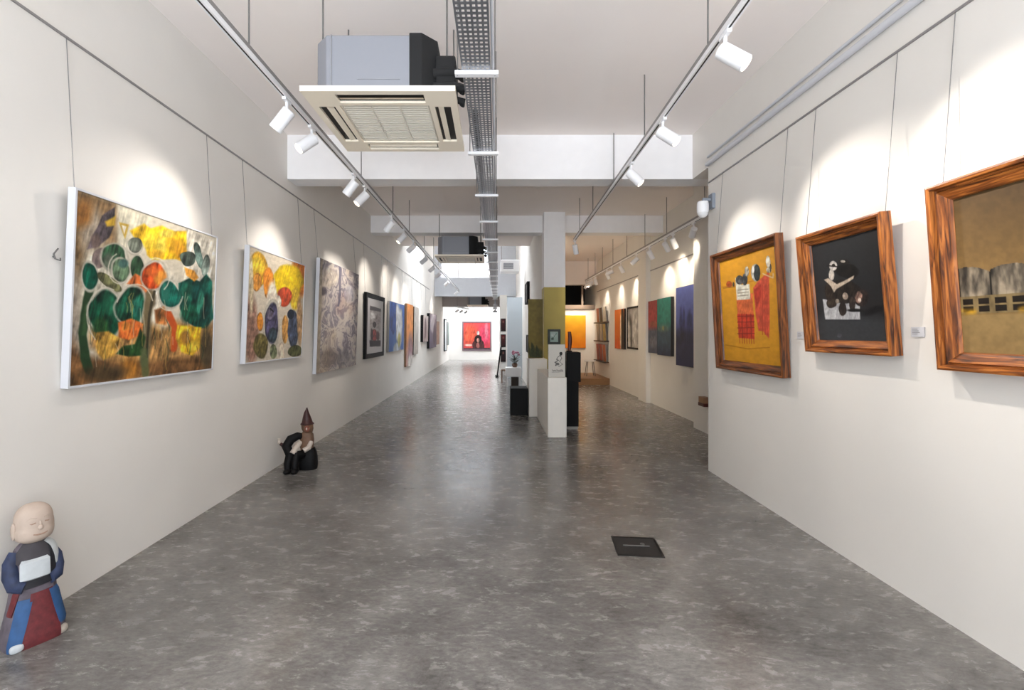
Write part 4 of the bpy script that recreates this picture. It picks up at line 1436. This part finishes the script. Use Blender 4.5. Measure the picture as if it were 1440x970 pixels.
rb = [(6.95, (.15, .95, -.55)), (7.75, (.45, .2, -.8)), (8.1, (.6, .45, -.7)), (8.9, (.45, .1, -.8)), (9.7, (-.6, .2, -.6)), (10.9, (.45, .1, -.8)), (11.7, (-.9, .3, -.3)), (12.2, (.4, .1, -.8)), (13.6, (.35, .25, -.8)),
      (14.1, (-.15, .8, -.65)), (14.4, (-.25, .7, -.75)), (14.8, (-.3, .45, -.8))]
for i, (y, aim) in enumerate(rb):
    across = aim[0] < 0 and y < 14
    put_lamp(3.0, y, 3.14, aim, '%s white spotlight from the front on the recessed wall track' % ORD[i], 'spotlights on the recessed wall track', 230 if across else (36 if y < 14 else 55), cone=100 if across else 88, blend=1.0, col=(1.0, 0.86, 0.68))
for i, (y, aim) in enumerate(((20.8, (-.9, .2, -.6)), (21.4, (-.9, .2, -.6)), (22.1, (-.9, .2, -.6)))):
    put_lamp(lerp_x((-1.62, 20.4), (-1.1, 22.5), y), y, 2.62, aim, '%s white spotlight on the short rear light track' % ORD[i], 'spotlights on the rear track', 0)

# ------------------------------------------------------------------ security camera on the corner of the near right wall
th = thing('security_camera', 'white dome security camera on a grey bracket at the right wall corner', 'camera', (XR, 4.98, 2.92))
MB().box(-0.035, -0.0005, -0.05, 0.05, -0.10, 0.06).build('wall_bracket', mat('grey_plastic', S(132, 138, 148), 0.5), th, bevel=0.006)
MB().tube([(-0.03, 0, 0.0), (-0.11, 0, 0.0), (-0.11, 0, -0.03)], 0.02, 10).build('arm', mat('grey_plastic', S(132, 138, 148), 0.5), th, smooth=True)
MB().lathe([(0.03, 0.0), (0.055, -0.005), (0.06, -0.03), (0.06, -0.10), (0.056, -0.12)], 24, (-0.115, 0, -0.02)).build('housing', M_WHITE, th, smooth=True)
MB().ellipsoid((-0.115, 0, -0.14), (0.054, 0.054, 0.055), 20, 10).build('dome', mat('pale_dome', S(226, 226, 226), 0.2), th, smooth=True)


# ------------------------------------------------------------------ monk statue, near left
def superring(cx, cy, z, rx, ry, e=1.0, n=48, a0=0.0, a1=2 * PI, rot=0.0, closed=True):
    out = []
    for j in range(n if closed else n + 1):
        a = a0 + (a1 - a0) * j / n
        ca, sa = math.cos(a), math.sin(a)
        x = math.copysign(abs(ca) ** e, ca) * rx
        y = math.copysign(abs(sa) ** e, sa) * ry
        out.append((cx + x * math.cos(rot) - y * math.sin(rot), cy + x * math.sin(rot) + y * math.cos(rot), z))
    return out


st = thing('monk_statue', 'small painted statue of a bald monk standing by the left wall', 'statue', (-2.27, 2.31, 0), 1.02)
st.scale = (0.77, 0.77, 0.945)
SKIN = mat('weathered_skin_stone', S(182, 164, 150), 0.75, noise=0.06, nscale=12, bump=0.1, bscale=30)
NAVY = mat('navy_robe', S(38, 48, 76), 0.7, noise=0.3, nscale=26)
BLUE = mat('blue_robe', S(38, 76, 120), 0.65, noise=0.18, nscale=18)
RED = mat('maroon_robe', S(94, 30, 34), 0.65, noise=0.3, nscale=34)
WCL = mat('white_cloth', S(184, 188, 190), 0.75, noise=0.08, nscale=22)
CHAR = mat('charcoal_robe', S(58, 54, 58), 0.75, noise=0.15, nscale=18)
BLKC = mat('black_sash', S(24, 24, 30), 0.6)
PAT = mat('worn_robe', S(92, 84, 92), 0.75, noise=0.3, nscale=16)
# profile of the robe: z, rx, ry, squareness
PROF = [(0.0, 0.150, 0.135, 0.55), (0.05, 0.146, 0.13, 0.6), (0.14, 0.128, 0.112, 0.7), (0.23, 0.112, 0.096, 0.8), (0.30, 0.106, 0.088, 0.85), (0.36, 0.108, 0.086, 0.85),
        (0.42, 0.106, 0.082, 0.85), (0.47, 0.092, 0.072, 0.9), (0.50, 0.062, 0.056, 1.0), (0.515, 0.045, 0.045, 1.0)]


def prof_at(z):
    for (z0, a0, b0, e0), (z1, a1, b1, e1) in zip(PROF[:-1], PROF[1:]):
        if z <= z1:
            f = (z - z0) / (z1 - z0)
            return a0 + (a1 - a0) * f, b0 + (b1 - b0) * f, e0 + (e1 - e0) * f
    return PROF[-1][1:]


bd = MB()
zs = [0.515 * i / 26 for i in range(27)]
bd.loft([superring(0, 0, z, *prof_at(z)) for z in zs])
bd.build('robe', PAT, st, smooth=True)


def panel(name, m, z0, z1, a0, a1, off, skew=0.0, nz=10, na=12):
    o_, i_ = [], []
    for i in range(nz + 1):
        z = z0 + (z1 - z0) * i / nz
        rx, ry, e = prof_at(z)
        sh = skew * (i / nz)
        k = 0.35 if i in (0, nz) else 1.0
        o_.append(superring(0, 0, z, rx + off * k, ry + off * k, e, na, a0 + sh, a1 + sh, closed=False))
        i_.append(list(reversed(superring(0, 0, z, rx - 0.006, ry - 0.006, e, na, a0 + sh, a1 + sh, closed=False))))
    mb_ = MB()
    mb_.loft([a + b for a, b in zip(o_, i_)])
    return mb_.build(name, m, st, smooth=True)


A = math.radians
# front faces -y (angle -90)
panel('robe_panel', BLUE, 0.0, 0.235, A(-150), A(-112), 0.010, A(14))
panel('robe_panel', RED, 0.0, 0.255, A(-111), A(-62), 0.008, A(8))
panel('robe_panel', BLUE, 0.06, 0.25, A(-61), A(-22), 0.011, A(-6))
panel('robe_panel', RED, 0.16, 0.28, A(-172), A(-150), 0.008, A(20))
panel('collar', CHAR, 0.41, 0.512, A(-150), A(-40), 0.008)
panel('sash', BLKC, 0.285, 0.33, A(-160), A(-20), 0.014)
panel('lapel', BLKC, 0.33, 0.50, A(-66), A(-46), 0.014, A(10))
panel('shawl', WCL, 0.36, 0.505, A(-44), A(20), 0.016, A(-12))
ch = panel('chest_cloth', WCL, 0.325, 0.43, A(-126), A(-68), 0.024)
# sleeves: arms folded in front
sl = MB()
sl.tube([(-0.085, -0.01, 0.465), (-0.106, -0.02, 0.42), (-0.108, -0.035, 0.36), (-0.098, -0.06, 0.315), (-0.06, -0.084, 0.295)], [0.03, 0.040, 0.044, 0.042, 0.03], 18)
sl.build('sleeve', NAVY, st, smooth=True)
sl = MB()
sl.tube([(0.088, -0.01, 0.44), (0.104, -0.02, 0.40), (0.106, -0.035, 0.35), (0.096, -0.06, 0.312), (0.06, -0.084, 0.30)], [0.024, 0.034, 0.038, 0.036, 0.028], 18)
sl.build('sleeve', NAVY, st, smooth=True)
# head: broad jaw, long ears, closed eyes
hd = MB()
rings = []
for i in range(25):
    f = i / 24
    z = 0.495 + 0.208 * f
    t = (f - 0.46) / 0.54 if f > 0.46 else (0.46 - f) / 0.46
    r = math.sqrt(max(0.0, 1 - t ** (3.3 if f > 0.46 else 4.0)))
    rr = 0.091 * max(r, 0.06) * (1.0 + (0.05 if 0.1 < f < 0.4 else 0))
    rings.append(superring(0, -0.008, z, rr, rr * 0.98, 0.86, 44))
hd.loft(rings)
h_o = hd.build('head', SKIN, st, smooth=True)
h_o.rotation_euler = (0, 0, 0.12)
fa = MB()
fa.ellipsoid((0, -0.094, 0.585), (0.016, 0.018, 0.014), 14, 8)
fa.ellipsoid((0, -0.091, 0.603), (0.009, 0.012, 0.022), 12, 8)
fa.build('nose', SKIN, h_o, smooth=True)
for s_ in (-1, 1):
    MB().ellipsoid((s_ * 0.094, 0.0, 0.575), (0.012, 0.022, 0.044), 14, 10).build('ear', SKIN, h_o, smooth=True)
    MB().tube([(s_ * 0.056, -0.078, 0.615), (s_ * 0.04, -0.089, 0.609), (s_ * 0.022, -0.095, 0.613)], 0.0035, 8).build('eyelid', mat('worn_line', S(150, 122, 104), 0.8), h_o, smooth=True)
    MB().tube([(s_ * 0.060, -0.076, 0.633), (s_ * 0.04, -0.090, 0.641), (s_ * 0.018, -0.096, 0.634)], 0.003, 8).build('eyebrow', SKIN, h_o, smooth=True)
MB().tube([(-0.034, -0.094, 0.556), (-0.014, -0.100, 0.551), (0.014, -0.100, 0.551), (0.034, -0.094, 0.556)], 0.004, 8).build('mouth', mat('worn_line', S(150, 122, 104), 0.8), h_o, smooth=True)
pt = MB()
pt.ellipsoid((-0.105, -0.128, 0.02), (0.034, 0.016, 0.02), 16, 8, 0.7)
pt.build('foot', WCL, st, smooth=True)
pt = MB()
pt.ellipsoid((0.10, -0.105, 0.022), (0.044, 0.024, 0.024), 16, 8, 0.7)
pt.build('foot', mat('stone_foot', S(156, 146, 134), 0.8), st, smooth=True)

# ------------------------------------------------------------------ figurine with pointed hat, farther along the left wall
fg = thing('carved_figurine', 'dark carved figurine with tall pointed hat kneeling by the left wall', 'figurine', (-2.05, 5.16, 0), 0.1)
BRN = mat('brown_carving', S(112, 84, 64), 0.6, noise=0.25, nscale=24)
MAR = mat('maroon_carving', S(58, 26, 24), 0.5, noise=0.3, nscale=24)
BLC = mat('black_carving', S(12, 11, 12), 0.6, spec=0.2)
PAL = mat('pale_carving', S(190, 178, 166), 0.6)
b = MB()
b.loft([superring(0.015, 0.02, z, rx, ry, 0.75, 32) for z, rx, ry in ((0, 0.095, 0.09), (0.04, 0.10, 0.095), (0.12, 0.096, 0.09), (0.19, 0.082, 0.076), (0.23, 0.066, 0.06))])
b.build('skirt', BLC, fg, smooth=True)
b = MB()
b.loft([superring(0.0, 0.02, z, rx, ry, 0.9, 28) for z, rx, ry in ((0.18, 0.06, 0.055), (0.24, 0.072, 0.062), (0.32, 0.075, 0.062), (0.38, 0.068, 0.056), (0.41, 0.04, 0.04))])
b.build('torso', BRN, fg, smooth=True)
b = MB()
b.loft([superring(0.012 - 0.01 * (z - 0.4) / 0.1, 0.015, z, rx, rx * 0.95, 1.0, 28) for z, rx in ((0.39, 0.03), (0.405, 0.05), (0.44, 0.062), (0.475, 0.062), (0.505, 0.052), (0.525, 0.03))])
hdo = b.build('head', BRN, fg, smooth=True)
MB().ellipsoid((0.018, -0.046, 0.45), (0.03, 0.02, 0.036), 14, 10).build('face', mat('ruddy_face', S(128, 76, 60), 0.5), hdo, smooth=True)
MB().ellipsoid((0.02, -0.067, 0.452), (0.007, 0.01, 0.012), 10, 6).build('nose', PAL, hdo, smooth=True)
for s_ in (-1, 1):
    MB().ellipsoid((0.02 + s_ * 0.014, -0.062, 0.465), (0.005, 0.005, 0.004), 8, 6).build('eye', BLC, hdo, smooth=True)
b = MB()
b.loft([superring(cx, 0.015, z, rx, rx, 1.0, 28) for z, rx, cx in ((0.488, 0.070, 0.005), (0.497, 0.072, 0.005), (0.51, 0.058, 0.004), (0.56, 0.045, 0.0), (0.62, 0.026, -0.004), (0.66, 0.010, 0.0), (0.675, 0.003, 0.002))])
b.build('hat', MAR, fg, smooth=True)
b = MB()
b.tube([(-0.05, 0.0, 0.36), (-0.085, -0.02, 0.37), (-0.15, -0.05, 0.34), (-0.19, -0.07, 0.27), (-0.15, -0.10, 0.20), (-0.10, -0.12, 0.19)], [0.035, 0.042, 0.05, 0.052, 0.046, 0.034], 16)
b.build('arm', BLC, fg, smooth=True)
b = MB()
b.tube([(-0.17, -0.07, 0.29), (-0.22, -0.07, 0.275), (-0.255, -0.07, 0.30)], [0.028, 0.024, 0.016], 12)
fo = b.build('forearm', MAR, fg, smooth=True)
h = MB()
h.ellipsoid((-0.265, -0.07, 0.318), (0.018, 0.014, 0.024), 12, 8)
for k, (dx, dz) in enumerate(((-0.016, 0.03), (-0.006, 0.036), (0.004, 0.035), (0.014, 0.028))):
    h.tube([(-0.265 + dx * 0.5, -0.07, 0.33), (-0.265 + dx, -0.075, 0.325 + dz)], [0.006, 0.004], 6)
h.tube([(-0.252, -0.072, 0.312), (-0.235, -0.08, 0.325)], [0.006, 0.004], 6)
h.build('hand', PAL, fo, smooth=True)
b = MB()
b.tube([(-0.06, -0.02, 0.30), (-0.085, -0.09, 0.25), (-0.11, -0.13, 0.20)], [0.026, 0.030, 0.034], 14)
b.build('sleeve', PAL, fg, smooth=True)
b = MB()
b.tube([(0.055, -0.02, 0.30), (0.045, -0.075, 0.25), (0.0, -0.10, 0.225)], [0.024, 0.028, 0.028], 14)
b.build('sleeve', PAL, fg, smooth=True)
for x in (-0.15, -0.075):
    b = MB()
    b.tube([(x * 0.4, -0.03, 0.16), (x, -0.12, 0.17), (x - 0.005, -0.15, 0.10), (x, -0.15, 0.02)], [0.05, 0.048, 0.038, 0.034], 16)
    b.build('leg', BLC, fg, smooth=True)
    b = MB()
    b.ellipsoid((x + 0.003, -0.175, 0.026), (0.036, 0.06, 0.026), 16, 8, 0.8)
    b.build('boot', BLC, fg, smooth=True)

# ------------------------------------------------------------------ light: sky through the open shopfront and the light wells
wd = bpy.data.worlds.new('World')
SC.world = wd
wd.use_nodes = True
bg = wd.node_tree.nodes['Background']
# overcast sky, brighter overhead than at the horizon; glow from below added to lift the ceiling
nt = wd.node_tree
tcw = nt.nodes.new('ShaderNodeTexCoord')
sp = nt.nodes.new('ShaderNodeSeparateXYZ')
nt.links.new(tcw.outputs['Generated'], sp.inputs[0])
mrw = nt.nodes.new('ShaderNodeMapRange')      # -1..1 -> 0..1 (nadir .. zenith)
mrw.inputs['From Min'].default_value = -1.0
mrw.inputs['From Max'].default_value = 1.0
nt.links.new(sp.outputs['Z'], mrw.inputs['Value'])
rw = nt.nodes.new('ShaderNodeValToRGB')
els = rw.color_ramp.elements
SKYMAX = 30.0
els[0].position, els[1].position = 0.0, 1.0
els.new(0.40)
els.new(0.50)
els.new(0.66)
for k_, v_ in enumerate((9.5, 9.5, 3.2, 3.2, 22.0)):
    els[k_].color = (v_ / SKYMAX, v_ / SKYMAX, v_ / SKYMAX, 1)
nt.links.new(mrw.outputs['Result'], rw.inputs['Fac'])
mlw = nt.nodes.new('ShaderNodeMath')
mlw.operation = 'MULTIPLY'
mlw.inputs[1].default_value = SKYMAX
nt.links.new(rw.outputs['Color'], mlw.inputs[0])
nt.links.new(mlw.outputs[0], bg.inputs['Strength'])
bg.inputs['Color'].default_value = (0.85, 0.92, 1.0, 1)


def portal(loc, rot, sx, sy):
    ld = bpy.data.lights.new('sky_portal', 'AREA')
    ld.shape = 'RECTANGLE'
    ld.size, ld.size_y = sx, sy
    ld.cycles.is_portal = True
    o = bpy.data.objects.new('sky_portal', ld)
    COL.objects.link(o)
    o.location = loc
    o.rotation_euler = rot


portal((0, -2.6, 1.9), (PI / 2, 0, 0), 4.7, 3.8)                     # open shopfront behind the camera (faces +y)
portal((-0.7, 14.8, 5.59), (0, 0, 0), 3.4, 1.6)                     # roof light over the well
portal((-1.07, 19.7, 4.55), (-PI / 2, 0, 0), 2.1, 1.4)               # clerestory, faces -y
portal((-0.7, 24.55, 5.59), (0, 0, 0), 3.4, 2.9)                     # roof light over the far room

# ------------------------------------------------------------------ camera
cd = bpy.data.cameras.new('Camera')
cam = bpy.data.objects.new('Camera', cd)
COL.objects.link(cam)
cam.location = (0, 0, EYE)
cam.rotation_euler = (PI / 2, 0, 0)
cd.sensor_width = 36
cd.lens = 657 / 1440 * 36
cd.shift_x = (720 - 692) / 1440
cd.shift_y = -(485 - 468) / 1440
cd.clip_start = 0.05
SC.camera = cam

vs = SC.view_settings
vs.view_transform = 'Standard'
vs.look = 'None'
vs.exposure = 0.20
vs.gamma = 1.0
vs.use_curve_mapping = False
SC.cycles.use_denoising = True
SC.cycles.max_bounces = 16
SC.cycles.diffuse_bounces = 12
